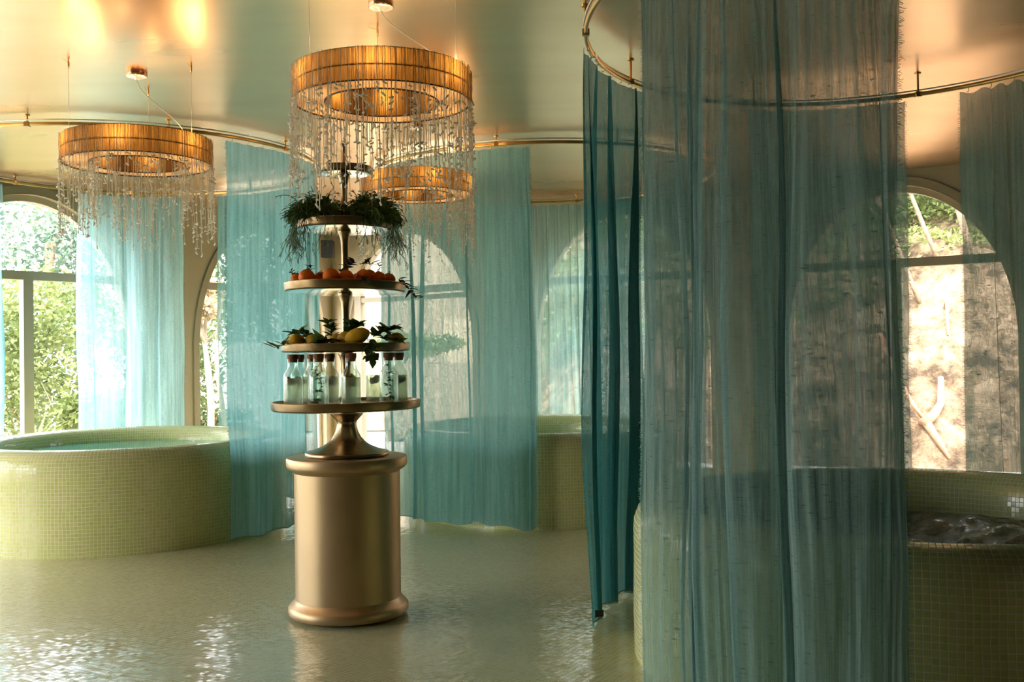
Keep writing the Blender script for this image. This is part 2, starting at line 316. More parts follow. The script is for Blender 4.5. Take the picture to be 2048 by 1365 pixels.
def wall(i):
    a = Vector(PTS[i]); bq = Vector(PTS[(i + 1) % len(PTS)]); L = (bq - a).length; d = (bq - a) / L; out_n = Vector((-d.y, d.x))
    rz = math.atan2(d.y, d.x)
    def P(t, off, z): q = a + d * t + out_n * off; return (q.x, q.y, z)
    ops = sorted(OPEN.get(i, [])); mb = MB()
    xs = [(0, None)]
    # build strips
    segs = []; cur = 0
    for o in ops:
        segs.append((cur, o[0] - o[1], None)); segs.append((o[0] - o[1], o[0] + o[1], o)); cur = o[0] + o[1]
    segs.append((cur, L, None)); TOP = CEIL + .12
    for s0, s1, o in segs:
        if o is None:
            q = [P(s0, 0, 0), P(s1, 0, 0), P(s1, 0, TOP), P(s0, 0, TOP), P(s0, WT, 0), P(s1, WT, 0), P(s1, WT, TOP), P(s0, WT, TOP)]
            mb.add(q, [(0, 1, 2, 3), (5, 4, 7, 6), (1, 0, 4, 5), (3, 2, 6, 7), (0, 3, 7, 4), (2, 1, 5, 6)]); continue
        c, hw, sill, sp, ap = o[:5]; n = 40
        ts = [c - hw * math.cos(PI * k / n) for k in range(n + 1)]
        for k in range(n):
            t0, t1 = ts[k], ts[k + 1]; z0, z1 = arch_top(t0 - c, hw, sp, ap), arch_top(t1 - c, hw, sp, ap)
            q = [P(t0, 0, z0), P(t1, 0, z1), P(t1, 0, TOP), P(t0, 0, TOP), P(t0, WT, z0), P(t1, WT, z1), P(t1, WT, TOP), P(t0, WT, TOP)]
            mb.add(q, [(0, 1, 2, 3), (5, 4, 7, 6), (1, 0, 4, 5), (3, 2, 6, 7)])
            q = [P(t0, 0, 0), P(t1, 0, 0), P(t1, 0, sill), P(t0, 0, sill), P(t0, WT, 0), P(t1, WT, 0), P(t1, WT, sill), P(t0, WT, sill)]
            mb.add(q, [(0, 1, 2, 3), (5, 4, 7, 6), (3, 2, 6, 7), (1, 0, 4, 5)])
    tag(mb.build(NAMES[i], M['wall_absorb' if i in (6, 7, 8) else 'wall'], None, False), kind='structure')
    for o in ops:
        c, hw, sill, sp, ap, mul, tz = o; wn_count[0] += 1; k = wn_count[0]
        def outline(h, z_ap_off=0, n=56):
            pts = [(-h, sill)] + [(-h, sill + (sp - sill) * j / 6) for j in range(1, 6)]
            for j in range(n + 1):
                th = PI - PI * j / n; pts.append((h * math.cos(th), sp + (ap - sp + z_ap_off) * math.sin(th)))
            pts += [(h, sill + (sp - sill) * j / 6) for j in range(5, 0, -1)] + [(h, sill)]
            return pts
        def band(mb, p0, p1, o0, o1):
            n = len(p0); vs = []
            for (x0, z0), (x1, z1) in zip(p0, p1): vs += [P(c + x0, o0, z0), P(c + x1, o0, z1), P(c + x0, o1, z0), P(c + x1, o1, z1)]
            fs = []
            for j in range(n - 1):
                u = j * 4; v = u + 4; fs += [(u, v, v + 1, u + 1), (u + 2, u + 3, v + 3, v + 2), (u, u + 2, v + 2, v), (u + 1, v + 1, v + 3, u + 3)]
            fs += [(0, 1, 3, 2), (n * 4 - 4, n * 4 - 2, n * 4 - 1, n * 4 - 3)]
            mb.add(vs, fs)
        t = MB(); band(t, outline(hw + .0), outline(hw + .085, .085), -.018, .0)
        tag(t.build('trim_%d' % k, M['trim'], None, False), kind='structure')
        f = MB(); band(f, outline(hw - .06, -.06), outline(hw, 0), .06, .15)
        f2 = MB(); hwt = hw * math.sqrt(max(0, 1 - ((tz - sp) / (ap - sp)) ** 2)) - .02
        rzz = rz
        q = P(c, .105, tz); f2.box(q, (2 * hwt, .09, .085), rzz)
        q = P(c, .105, sill + .05); f2.box(q, (2 * hw - .04, .09, .10), rzz)
        for mx_ in mul:
            wd = .10 if mx_ == 0 else .12
            q = P(c + mx_, .105, (sill + tz) / 2); f2.box(q, (wd, .085, tz - sill), rzz)
            if mx_ != 0:
                q = P(c + (mx_ + hw) / 2, .105, tz - .10); f2.box(q, (hw - mx_ - .1, .07, .06), rzz)
        win = bpy.data.objects.new('window_%d' % k, None); COL.objects.link(win); q = P(c, .1, sill); win.location = q; win['kind'] = 'structure'
        def par(ob): ob.parent = win; ob.matrix_parent_inverse = Matrix.Translation(Vector(q)).inverted()
        par(f.build('arched_frame', M['frame'], None, False)); par(f2.build('glazing_bar', M['frame'], None, False))
        g = MB(); ol = outline(hw - .05, -.05); vs = [P(c + x, .105, z) for x, z in ol]
        g.add(vs, [tuple(range(len(vs)))]); par(g.build('glass_pane', M['pane'], None, False))
        # portal for the daylight entering this opening
        pl = bpy.data.lights.new('daylight_portal', 'AREA'); pl.shape = 'RECTANGLE'; pl.size = 2 * hw; pl.size_y = ap - sill; pl.cycles.is_portal = True
        po = bpy.data.objects.new('daylight_portal', pl); COL.objects.link(po)
        po.location = P(c, WT + .03, (ap + sill) / 2)
        zax = Vector((out_n.x, out_n.y, 0)); xax = Vector((d.x, d.y, 0)); yax = zax.cross(xax)
        mm = Matrix((xax, yax, zax)).transposed().to_4x4(); mm.translation = Vector(po.location); po.matrix_world = mm
for i in range(len(PTS)): wall(i)
fl = MB(); ext = [(x, y, 0) for x, y in PTS]; n_ = len(ext)
fl.add(ext + [(x, y, -.2) for x, y, z in ext], [tuple(range(n_ - 1, -1, -1)), tuple(range(n_, 2 * n_))] + [(k, (k + 1) % n_, n_ + (k + 1) % n_, n_ + k) for k in range(n_)])
tag(fl.build('floor', M['floor'], None, False), kind='structure')
ce = MB(); ce.add([(x, y, CEIL) for x, y in PTS] + [(x * 1.03, y * 1.03, CEIL + .35) for x, y in PTS], [tuple(range(n_)), tuple(range(2 * n_ - 1, n_ - 1, -1))] + [(k, n_ + k, n_ + (k + 1) % n_, (k + 1) % n_) for k in range(n_)])
tag(ce.build('ceiling', M['ceiling'], None, False), kind='structure')

# ------------------------------------------------------------------ curtain rails
RAILS = {'L': (-3.24, 8.72, 1.57, 1.57), 'M': (.31, 9.6, 1.6, 1.6), 'R': (1.83, 4.9, 1.45, 1.7)}
RZS = {'L': 3.055, 'M': 3.055, 'R': 2.985}
def rp(key, deg, z=0, off=0):
    cx, cy, a, b = RAILS[key]; t = math.radians(deg); return Vector((cx + (a + off) * math.cos(t), cy + (b + off) * math.sin(t), z))
def rail(key, label, brk):
    RZ = RZS[key]
    cx, cy, a, b = RAILS[key]
    e = empty('curtain_rail', (cx, cy, RZ), label, 'curtain rail', 'round brass curtain rails under the ceiling')
    mb = MB(); n = 160; vs = []; fs = []
    sec = [(-.009, -.012), (.009, -.012), (.011, 0), (.009, .012), (-.009, .012), (-.011, 0)]
    for k in range(n):
        t = 2 * PI * k / n
        for q, z in sec: vs.append(((a + q) * math.cos(t), (b + q) * math.sin(t), z))
    m_ = len(sec)
    for k in range(n):
        for j in range(m_): fs.append((k * m_ + j, ((k + 1) % n) * m_ + j, ((k + 1) % n) * m_ + (j + 1) % m_, k * m_ + (j + 1) % m_))
    mb.add(vs, fs); mb.build('rail_rod', M['brass'], e)
    mb2 = MB(); vs = []; fs = []
    for k in range(n):
        t = 2 * PI * k / n
        for q, z in ((.004, .024), (.014, .024), (.014, .032), (.004, .032)): vs.append(((a + q) * math.cos(t), (b + q) * math.sin(t), z))
    for k in range(n):
        for j in range(4): fs.append((k * 4 + j, ((k + 1) % n) * 4 + j, ((k + 1) % n) * 4 + (j + 1) % 4, k * 4 + (j + 1) % 4))
    mb2.add(vs, fs); mb2.build('upper_track', M['steel'], e)
    proto = None
    for dg in brk:
        t = math.radians(dg); p_ = ((a) * math.cos(t), (b) * math.sin(t), 0)
        if proto is None:
            q = MB(); q.tube([(0, 0, -.014), (0, 0, CEIL - RZ)], .007, 8); q.box((0, 0, 0), (.034, .034, .032)); q.lathe([(.0, CEIL - RZ), (.02, CEIL - RZ), (.02, CEIL - RZ - .006), (.008, CEIL - RZ - .01)], 14)
            proto = q.build('ceiling_bracket', M['brass'], e, False); proto.location = p_
        else:
            c = proto.copy(); COL.objects.link(c); c.parent = e; c.location = p_
    j = MB(); t = math.radians(brk[0] - 14); j.box((a * math.cos(t), b * math.sin(t), 0), (.026, .05, .03), t); j.build('joint_sleeve', M['steel'], e, False)
rail('L', 'round brass curtain rail above the left tub, left of the tiered stand', [-95, -60, -22, 20, 65, 110, 150, 200, 235])
rail('M', 'round brass curtain rail above the far tub behind the tiered stand', [-105, -70, -150, -20, 30, 75, 120, 165])
rail('R', 'round brass curtain rail at upper right above the near tub', [175, 140, 60, 100, 20, -20, -60, -110, 215])

# ------------------------------------------------------------------ curtains
def curtain(key, d0, d1, label, mt, seed, fw=2.0, amp=.04, zb=.05, kf=9, top=None, dens=170, ov=.6, bot=None, hem=.015, scal=.003, folds=(), crk=.002, tagged=None, big=None, env=None):
    """one cloth panel from angle d0 to d1 on a rail; fabric is fw times as wide as the span"""
    R = random.Random(seed); RZ = RZS[key]; top = top or RZ - .03
    p0 = rp(key, d0, 0)
    e = empty('sheer_curtain', (p0.x, p0.y, zb), label, 'curtain', 'sheer aqua linen curtains on the round rails')
    span = sum((rp(key, d0 + (d1 - d0) * (k + 1) / 40) - rp(key, d0 + (d1 - d0) * k / 40)).length for k in range(40))
    n = max(60, int(span * dens)); m_ = 64
    b0, b1 = bot or (d0, d1)
    comps = [(kf * span * (.6 + .8 * R.random()), R.random() * 6.28, 1.0, R.uniform(-.5, .5)), (kf * 1.9 * span * (.8 + .5 * R.random()), R.random() * 6.28, .55, R.uniform(-.8, .8)), (kf * 4.3 * span * (.8 + .5 * R.random()), R.random() * 6.28, .06, R.uniform(-1, 1))]
    vs = []; uv = []; so = R.random() * 50
    edge = ([], [])
    for j in range(m_ + 1):
        v = j / m_; z = top + (zb - top) * v
        gr = min(1, .35 + 1.3 * v) if v < .5 else 1.0
        gr *= .9 + .2 * math.sin(5 * v + so)
        for i in range(n + 1):
            t = i / n; s = t; nn = 0
            en = env(t) if env else 1
            for k_, ph, am, dr in comps:
                w_ = 2 * PI * k_ * t + ph + dr * 1.6 * v + .9 * noise.noise(Vector((t * 6, v * 1.8, so + k_)))
                s += ov * am * gr * math.sin(w_) / (2 * PI * k_) * .9 * en; nn += amp * am * gr * math.cos(w_) * en
            nn += .028 * noise.noise(Vector((t * 3, v * 2.2, so))) * (1 + v)
            for f0, fw_, fa in folds:
                u_ = (t - f0 - .02 * noise.noise(Vector((v * 1.5, f0 * 9, so)))) / fw_; ee = math.exp(-u_ * u_); s -= fa * fw_ * u_ * ee * min(1, .5 + 2 * v); nn += .03 * u_ * ee * min(1, .4 + 2 * v)
            nn += crk * noise.noise(Vector((t * 60 * span, v * 9, so + 9)))
            eh = .012 * noise.noise(Vector((v * 6, so, (0 if t < .5 else 7)))) / span
            s += eh * (1 - min(1, 6 * min(t, 1 - t)))
            dg = (d0 + (b0 - d0) * v) * (1 - s) + (d1 + (b1 - d1) * v) * s
            hz = hem * noise.noise(Vector((t * 5 * span, so, 3))) * (v ** 8) * 2.0 + (scal * math.cos(2 * PI * t * span * 9) - .004) * ((1 - v) ** 30)
            q = rp(key, dg, z + hz, nn); vs.append(tuple(q - e.location)); uv.append((t * span * fw + so, z))
            if i == 0: edge[0].append(vs[-1])
            if i == n: edge[1].append(vs[-1])
    fs = [(j * (n + 1) + i, j * (n + 1) + i + 1, (j + 1) * (n + 1) + i + 1, (j + 1) * (n + 1) + i) for j in range(m_) for i in range(n)]
    mb = MB(); mb.add(vs, fs, uv); cl = mb.build('cloth_panel', mt, e)
    # frayed selvedges
    for sd, ed in enumerate(edge):
        fr = MB(); dirn = (Vector(ed[0]) - Vector(vs[(n // 4) if sd == 0 else (n - n // 4)])).normalized()
        for j in range(m_):
            a_, b_ = Vector(ed[j]), Vector(ed[j + 1])
            for q in range(9):
                o_ = a_.lerp(b_, (q + R.random()) / 9); l = R.uniform(.004, .016) * (1.7 if R.random() < .12 else 1)
                x1 = o_ + dirn * l * .6 + Vector((R.uniform(-.3, .3), R.uniform(-.3, .3), R.uniform(-.5, .3))) * l; x2 = x1 + dirn * l * .4 + Vector((0, 0, R.uniform(-1, .6))) * l * .7
                h = Vector((0, 0, .0009)); fr.add([o_ - h, o_ + h, x1 + h, x1 - h, x2 + h, x2 - h], [(0, 1, 2, 3), (3, 2, 4, 5)])
        fr.build('frayed_edge', mt2, e, False)
    # hooks that run in the rail
    g0 = None; ng = max(4, int(span * 8))
    for k in range(ng):
        dg = d0 + (d1 - d0) * (k + .3) / (ng - .4); q = rp(key, dg, RZ - .02) - e.location
        if g0 is None:
            g = MB(); g.tube([(.0, 0, .012), (.006, 0, .002), (.007, 0, -.008), (0, 0, -.016), (-.006, 0, -.01)], .0022, 5); g.box((0, 0, .012), (.014, .014, .008)); g0 = g.build('curtain_hook', M['brass'], e, False); g0.location = q
        else:
            c = g0.copy(); COL.objects.link(c); c.parent = e; c.location = q
    # hem roll
    h = MB(); row = [Vector(vs[m_ * (n + 1) + i]) for i in range(0, n + 1, 2)]; h.tube([p_ + Vector((0, 0, .004)) for p_ in row], .0035, 5); h.build('bottom_hem', mt2, e)
    if tagged is not None:
        i = int(tagged * n); q = Vector(vs[(m_ - 1) * (n + 1) + i]); l = MB(); l.box(q + Vector((.022, -.006, -.002)), (.045, .003, .034), .25); l.build('sewn_label', M['label'], e, False)['label'] = 'black sewn label near the hem'
    return e
mt2 = simple('linen_thread', (.22, .42, .40), .9, 0, .2, 60)
curtain('L', -44, 1, 'sheer aqua curtain hanging in front of the left tub, beside the golden pedestal', M['cloth'], 3, 1.3, .012, .05, 1.6, ov=.6, folds=[(.80, .05, 1.8), (.93, .02, 1.7)], env=lambda t: .3 + 1.0 * t * t)
curtain('L', 127, 92, 'pale aqua curtain with one dark fold behind the left chandelier, over the left tub', M['cloth_light'], 5, 1.6, .03, .05, 1.6, ov=.6, folds=[(.12, .045, 2.2), (.40, .015, 1.6), (.75, .02, 1.5)], env=lambda t: 1.2 - .9 * t)
curtain('L', 79, 38, 'aqua curtain strip behind the left tub, just left of the nearer curtain', M['cloth'], 8, 1.6, .03, .05, 2.5)
curtain('L', 177, 154.5, 'sliver of aqua curtain at the extreme left edge of the room view', M['cloth_light'], 9, 1.6, .03, .05, 4)
curtain('M', -152, -95.6, 'wide sheer aqua curtain in front of the far tub, right of the tiered stand', M['cloth'], 12, 1.5, .016, .05, 1.7, hem=.03, folds=[(.10, .03, 1.7), (.27, .022, 1.8), (.42, .03, 1.7), (.66, .012, 1.6), (.97, .012, 1.7)], env=lambda t: 1.3 - .8 * t)
curtain('M', 112, 40, 'light sheer curtain behind the far tub, scalloped under its rail before the arched window', M['cloth2'], 14, scal=.009, fw=1.5, amp=.014, zb=.05, kf=2.2, ov=.7, folds=[(.36, .012, 1.8), (.46, .01, 1.9), (.50, .012, 2.0), (.57, .008, 1.8), (.7, .02, 1.8)], env=lambda t: .15 + 1.5 * t) # .025, .05, 4, ov=.8, env=lambda t: .15 + 1.5 * t)
curtain('M', -62, -36, 'grey-green curtain strip on the right side of the far tub, between the nearer curtains', M['cloth2'], 15, 1.6, .03, .05, 5)
curtain('R', 170, 134, 'narrow gathered dark teal curtain hanging left of the near tub, black label near its hem', M['cloth3'], 17, 2.2, .03, .03, 3.0, ov=1.1, folds=[(.12, .03, 1.9), (.35, .05, 1.7), (.55, .03, 2.0), (.85, .05, 2.0)], bot=(172, 139), tagged=.06)
curtain('R', 207, 248.5, 'huge crinkled grey-aqua curtain nearest the viewer, from ceiling to floor over the near tub', M['cloth4'], 21, 2.0, .022, .03, 3.6, dens=300, ov=1.0, crk=.006, folds=[(.16, .02, 1.9), (.22, .03, 1.7), (.30, .012, 1.8), (.43, .022, 2.1), (.60, .02, 2.3)])
curtain('R', 101, 63, 'sheer curtain behind the near tub, seen only through the large nearest curtain', M['cloth2'], 23, 1.6, .03, .05, 5)
curtain('R', 50.5, 8, 'grey-green sheer curtain at the right edge, behind the near tub before the right window', M['cloth2'], 25, 1.4, .016, .05, 1.6, scal=.010, folds=[(.13, .02, 1.7), (.22, .012, 1.6), (.32, .02, 1.6)])

# ------------------------------------------------------------------ tubs
def tub(cx, cy, a, b, rot, label, waterz, wm, wlabel, rough_water=False, dz=.035):
    prof = [(0, 0), (0, .57), (.006, .62), (.022, .66), (.05, .692), (.09, .712), (.14, .72), (.19, .712), (.23, .69), (.258, .655), (.27, .61), (.275, .55), (.30, .25), (.36, .16), (.50, .13)]
    prof = [(d, z + dz if z > .3 else z) for d, z in prof]
    # densify profile
    pr = []
    for (d0, z0), (d1, z1) in zip(prof, prof[1:]):
        k = max(1, int(math.hypot(d1 - d0, z1 - z0) / .05))
        for q in range(k): pr.append((d0 + (d1 - d0) * q / k, z0 + (z1 - z0) * q / k))
    pr.append(prof[-1]); n = 192; vs = []; uv = []; L = 0; m_ = len(pr)
    per = [0]; 
    for k in range(n):
        t0, t1 = 2 * PI * k / n, 2 * PI * (k + 1) / n
        per.append(per[-1] + math.hypot(a * (math.cos(t1) - math.cos(t0)), b * (math.sin(t1) - math.sin(t0))))
    for i, (d, z) in enumerate(pr):
        if i: L += math.dist(pr[i - 1], pr[i])
        for k in range(n + 1):
            t = 2 * PI * k / n; wv = .006 * noise.noise(Vector((math.cos(t) * 2.5, math.sin(t) * 2.5, z * 3 + cx)))
            vs.append(((a - d + wv) * math.cos(t), (b - d + wv) * math.sin(t), z + (.004 * noise.noise(Vector((math.cos(t) * 3, math.sin(t) * 3, cx))) if z > .6 else 0))); uv.append((per[k], L))
    fs = [(i * (n + 1) + k, i * (n + 1) + k + 1, (i + 1) * (n + 1) + k + 1, (i + 1) * (n + 1) + k) for i in range(m_ - 1) for k in range(n)]
    fs.append(tuple((m_ - 1) * (n + 1) + k for k in range(n)))
    mb = MB(); mb.add(vs, fs, uv); o = mb.build('hot_tub', M['tub']); o.location = (cx, cy, 0); o.rotation_euler.z = rot
    tag(o, label, 'hot tub', 'round mosaic hot tubs')
    wt = MB(); nr = 60 if rough_water else 12; na = 160 if rough_water else 96
    ai, bi = a - .279, b - .279; vs = [(0, 0, waterz)]; fs = []
    for i in range(1, nr + 1):
        for k in range(na):
            t = 2 * PI * k / na; x, y = ai * i / nr * math.cos(t), bi * i / nr * math.sin(t); z = waterz
            if rough_water:
                q = Vector((x * 2.2, y * 2.2, 1.3)); z += .09 * noise.fractal(q, 1.0, 2.0, 4) * (1 - (i / nr) ** 6) + .03 * abs(noise.noise(q * 3.1))
            vs.append((x, y, z))
    for k in range(na): fs.append((0, 1 + k, 1 + (k + 1) % na))
    for i in range(nr - 1):
        for k in range(na): k2 = (k + 1) % na; u = 1 + i * na; fs.append((u + k, u + na + k, u + na + k2, u + k2))
    wt.add(vs, fs); w_ = wt.build('tub_water', wm); w_.location = (cx, cy, 0); w_.rotation_euler.z = rot; tag(w_, wlabel, 'water', None, 'stuff')
tub(-3.24, 8.57, 1.30, 1.38, 0, 'pale green mosaic hot tub at left with calm teal water', .63, M['water'], 'calm teal water inside the left mosaic tub')
tub(.25, 9.56, 1.26, 1.44, 0, 'far mosaic hot tub in the middle, behind the wide aqua curtain', .53, M['water'], 'calm water inside the far middle tub')
tub(1.85, 4.7, 1.3, 1.33, 0, 'nearest mosaic hot tub at right, half hidden by the huge curtain', .49, M['foam'], 'churning foamy dark water inside the near right tub', True, 0)

# ------------------------------------------------------------------ pedestal and tiered stand
SX, SY = -.905, 5.575
pe = empty('display_pedestal', (SX, SY, 0), 'champagne gold cylindrical pedestal on the mosaic floor, carrying the tiered stand', 'pedestal')
q = MB(); q.lathe([(0, .80), (.285, .80), (.285, .775), (.292, .782), (.312, .795), (.322, .805), (.325, .815), (.325, .848), (.321, .855), (.31, .858), (0, .858)], 96); sharp(q.build('top_slab', M['pedestal'], pe), 40)
q = MB(); q.lathe([(.0, .06), (.283, .06), (.284, .785), (0, .785)], 96); sharp(q.build('column_body', M['pedestal'], pe), 40)
q = MB(); q.lathe([(0, .012), (.305, .012), (.317, .018), (.322, .03), (.322, .052), (.312, .068), (.297, .078), (.290, .092), (.284, .10), (0, .10)], 96); sharp(q.build('base_ring', M['pedestal'], pe), 40)
q = MB(); q.lathe([(0, 0), (.27, 0), (.27, .013), (0, .013)], 48); q.build('plinth_foot', M['dark'], pe)
T0 = .858
st = empty('tiered_stand', (SX, SY, T0), 'tall five-tier aged brass stand with round trays, standing on the pedestal', 'display stand')
def S(z): return z - T0
q = MB(); q.lathe([(0, 0), (.222, 0), (.227, .006), (.226, .02), (.218, .026), (.205, .024), (.195, .030), (.165, .04), (.13, .055), (.10, .075), (.078, .10), (.062, .13), (.054, .16), (.052, .175), (.056, .19), (.070, .205), (.085, .222), (.093, .238), (.094, .25), (.088, .256), (0, .256)], 72); q.build('flared_base', M['stand'], st)
def tray(z0, R, h, lbl, tilt=(0, 0), dx=0):
    q = MB(); q.lathe([(0, -.004), (R - .028, -.004), (R - .012, -.001)], 80, mi=1)
    q.lathe([(R - .012, -.001), (R - .003, .003), (R, .008), (R + .004, h), (R + .001, h + .003), (R - .003, h), (R - .006, h - .016), (0, h - .018)], 80, mi=0)
    o = q.build('round_tray', [M['rim'], M['under']], st); o.location = (dx, 0, S(z0)); o.rotation_euler = (math.radians(tilt[0]), math.radians(tilt[1]), 0); sharp(o, 50); o['label'] = lbl; return o
def stem(z0, z1, r=.021):
    q = MB(); h = z1 - z0
    q.lathe([(0, 0), (r * 1.5, 0), (r * 1.5, .008), (r * 1.15, .02), (r, .05), (r * .9, h * .5), (r * .95, h - .09), (r * 1.1, h - .05), (r * 1.5, h - .02), (r * 1.75, h - .012), (r * 1.75, h - .003), (r * 1.5, h), (0, h)], 32)
    o = q.build('stem_segment', M['stand'], st); o.location = (0, 0, S(z0)); sharp(o, 50)
ZT = [(1.112, .400, .044), (1.424, .344, .042), (1.748, .325, .044), (2.088, .258, .042), (2.392, .152, .034)]
LB = ['widest lowest tray, raised rim', 'second tray carrying the lemons', 'third tray carrying the oranges', 'fourth tray carrying the trailing plants', 'small empty topmost tray']
TL = [(0, -.45), (.25, 0), (-.5, .6), (0, .5), (0, 0)]
for (z, R, h), l, tl in zip(ZT, LB, TL): tray(z, R, h, l, tl)
for k in range(4): stem(ZT[k][0] + ZT[k][2] - .02, ZT[k + 1][0] - .004, .0245 - .002 * k)
q = MB(); q.lathe([(0, 0), (.022, 0), (.022, .01), (.013, .03), (.011, .1), (.010, .135), (.016, .14), (.017, .155), (.010, .168), (0, .172)], 24); o = q.build('finial', M['stand'], st); o.location = (0, 0, S(ZT[4][0] + ZT[4][2] - .02))
def surf(k, dx=0, dy=0):
    tx, ty = TL[k]; return ZT[k][0] + ZT[k][2] - .0175 - dx * math.tan(math.radians(ty)) + dy * math.tan(math.radians(tx))

# leaves -----------------------------------------------------------
M['leaf'] = leafmat('lemon_leaf', (.045, .10, .015), (.12, .20, .035), .3, .4, 20)
M['dryleaf'] = leafmat('dried_leaf', (.02, .022, .01), (.06, .045, .02), .1, .7, 20)
M['mint'] = leafmat('mint_leaf', (.03, .16, .015), (.08, .30, .03), .35, .4, 20)
M['twig'] = simple('twig', (.05, .04, .02), .8, 0, .3, 40)
def leaf(mb, base, d, up, ln, wd, curl=.25, nseg=6, mi=0):
    d = Vector(d).normalized(); side = d.cross(Vector(up)); side = side.normalized() if side.length > 1e-4 else Vector((1, 0, 0)); nrm = side.cross(d)
    vs = []; fs = []; base = Vector(base)
    for i in range(nseg + 1):
        t = i / nseg; w_ = wd * .5 * math.sin(PI * min(1, t ** .8)) * (1 - .15 * t) + (.0004)
        c = base + d * ln * t + nrm * (-curl * ln * t * t)
        vs += [c - side * w_ + nrm * w_ * .35, c, c + side * w_ + nrm * w_ * .35]
    for i in range(nseg):
        u = i * 3; fs += [(u, u + 1, u + 4, u + 3), (u + 1, u + 2, u + 5, u + 4)]
    mb.add(vs, fs, mi=mi)
def sprig(name, loc, dirn, ln, nl, ll, lw, mats, seed, label, group, cat='leaves', droop=.5, fan=1.0):
    R = random.Random(seed); e = empty(name, loc, label, cat, group); tw = MB(); d = Vector(dirn).normalized(); pts = []
    for i in range(6):
        t = i / 5; pts.append(d * ln * t + Vector((R.uniform(-.006, .006), R.uniform(-.006, .006), -droop * ln * t * t)))
    tw.tube(pts, [.0022 - .0002 * i for i in range(6)], 5); tw.build('twig', M['twig'], e)
    lf = MB()
    for i in range(nl):
        t = (i + .7) / nl; k = min(4, int(t * 5)); p_ = pts[k].lerp(pts[k + 1], t * 5 - k if t < 1 else 1)
        a = R.random() * 6.28; dd = d * .5 + Vector((math.cos(a), math.sin(a), R.uniform(-.2, .6))) * fan
        leaf(lf, p_, dd, (R.uniform(-.4, .4), R.uniform(-.4, .4), 1), ll * R.uniform(.7, 1.15), lw * R.uniform(.7, 1.1), R.uniform(-.1, .5))
    lf.build('leaves', mats, e); return e

# bottles ------------------------------------------------------------
def liquid(name, tint, body, op, va=.25):
    m, nt, p, out = mat(name); nt.nodes.remove(p); L = nt.links
    tr = N(nt, 'ShaderNodeBsdfTransparent'); tr.inputs[0].default_value = (*tint, 1); t = N(nt, 'ShaderNodeBsdfTranslucent'); t.inputs[0].default_value = (*body, 1)
    d = N(nt, 'ShaderNodeBsdfGlossy'); d.inputs['Roughness'].default_value = .1
    nz = noise_tex(nt, 25, 3); a = mathn(nt, 'MULTIPLY_ADD', nz.outputs[0], va, op)
    mx = N(nt, 'ShaderNodeMixShader'); L.new(a, mx.inputs[0]); L.new(tr.outputs[0], mx.inputs[1]); L.new(t.outputs[0], mx.inputs[2])
    m2 = N(nt, 'ShaderNodeMixShader'); m2.inputs[0].default_value = .05; L.new(mx.outputs[0], m2.inputs[1]); L.new(d.outputs[0], m2.inputs[2]); L.new(m2.outputs[0], out.inputs[0]); return m
M['lemonade'] = liquid('cloudy_lemonade', (.92, .95, .80), (1.0, 1.0, .88), .32, .2)
M['clearwater'] = liquid('clear_water', (.90, .95, .95), (.8, .9, .88), .0, .03)
M['slice_rind'] = simple('slice_rind', (.32, .22, .03), .45, 0, .3, 60)
M['slice_flesh'] = simple('slice_flesh', (.30, .22, .07), .4, 0, .25, 80)
BZ = 0
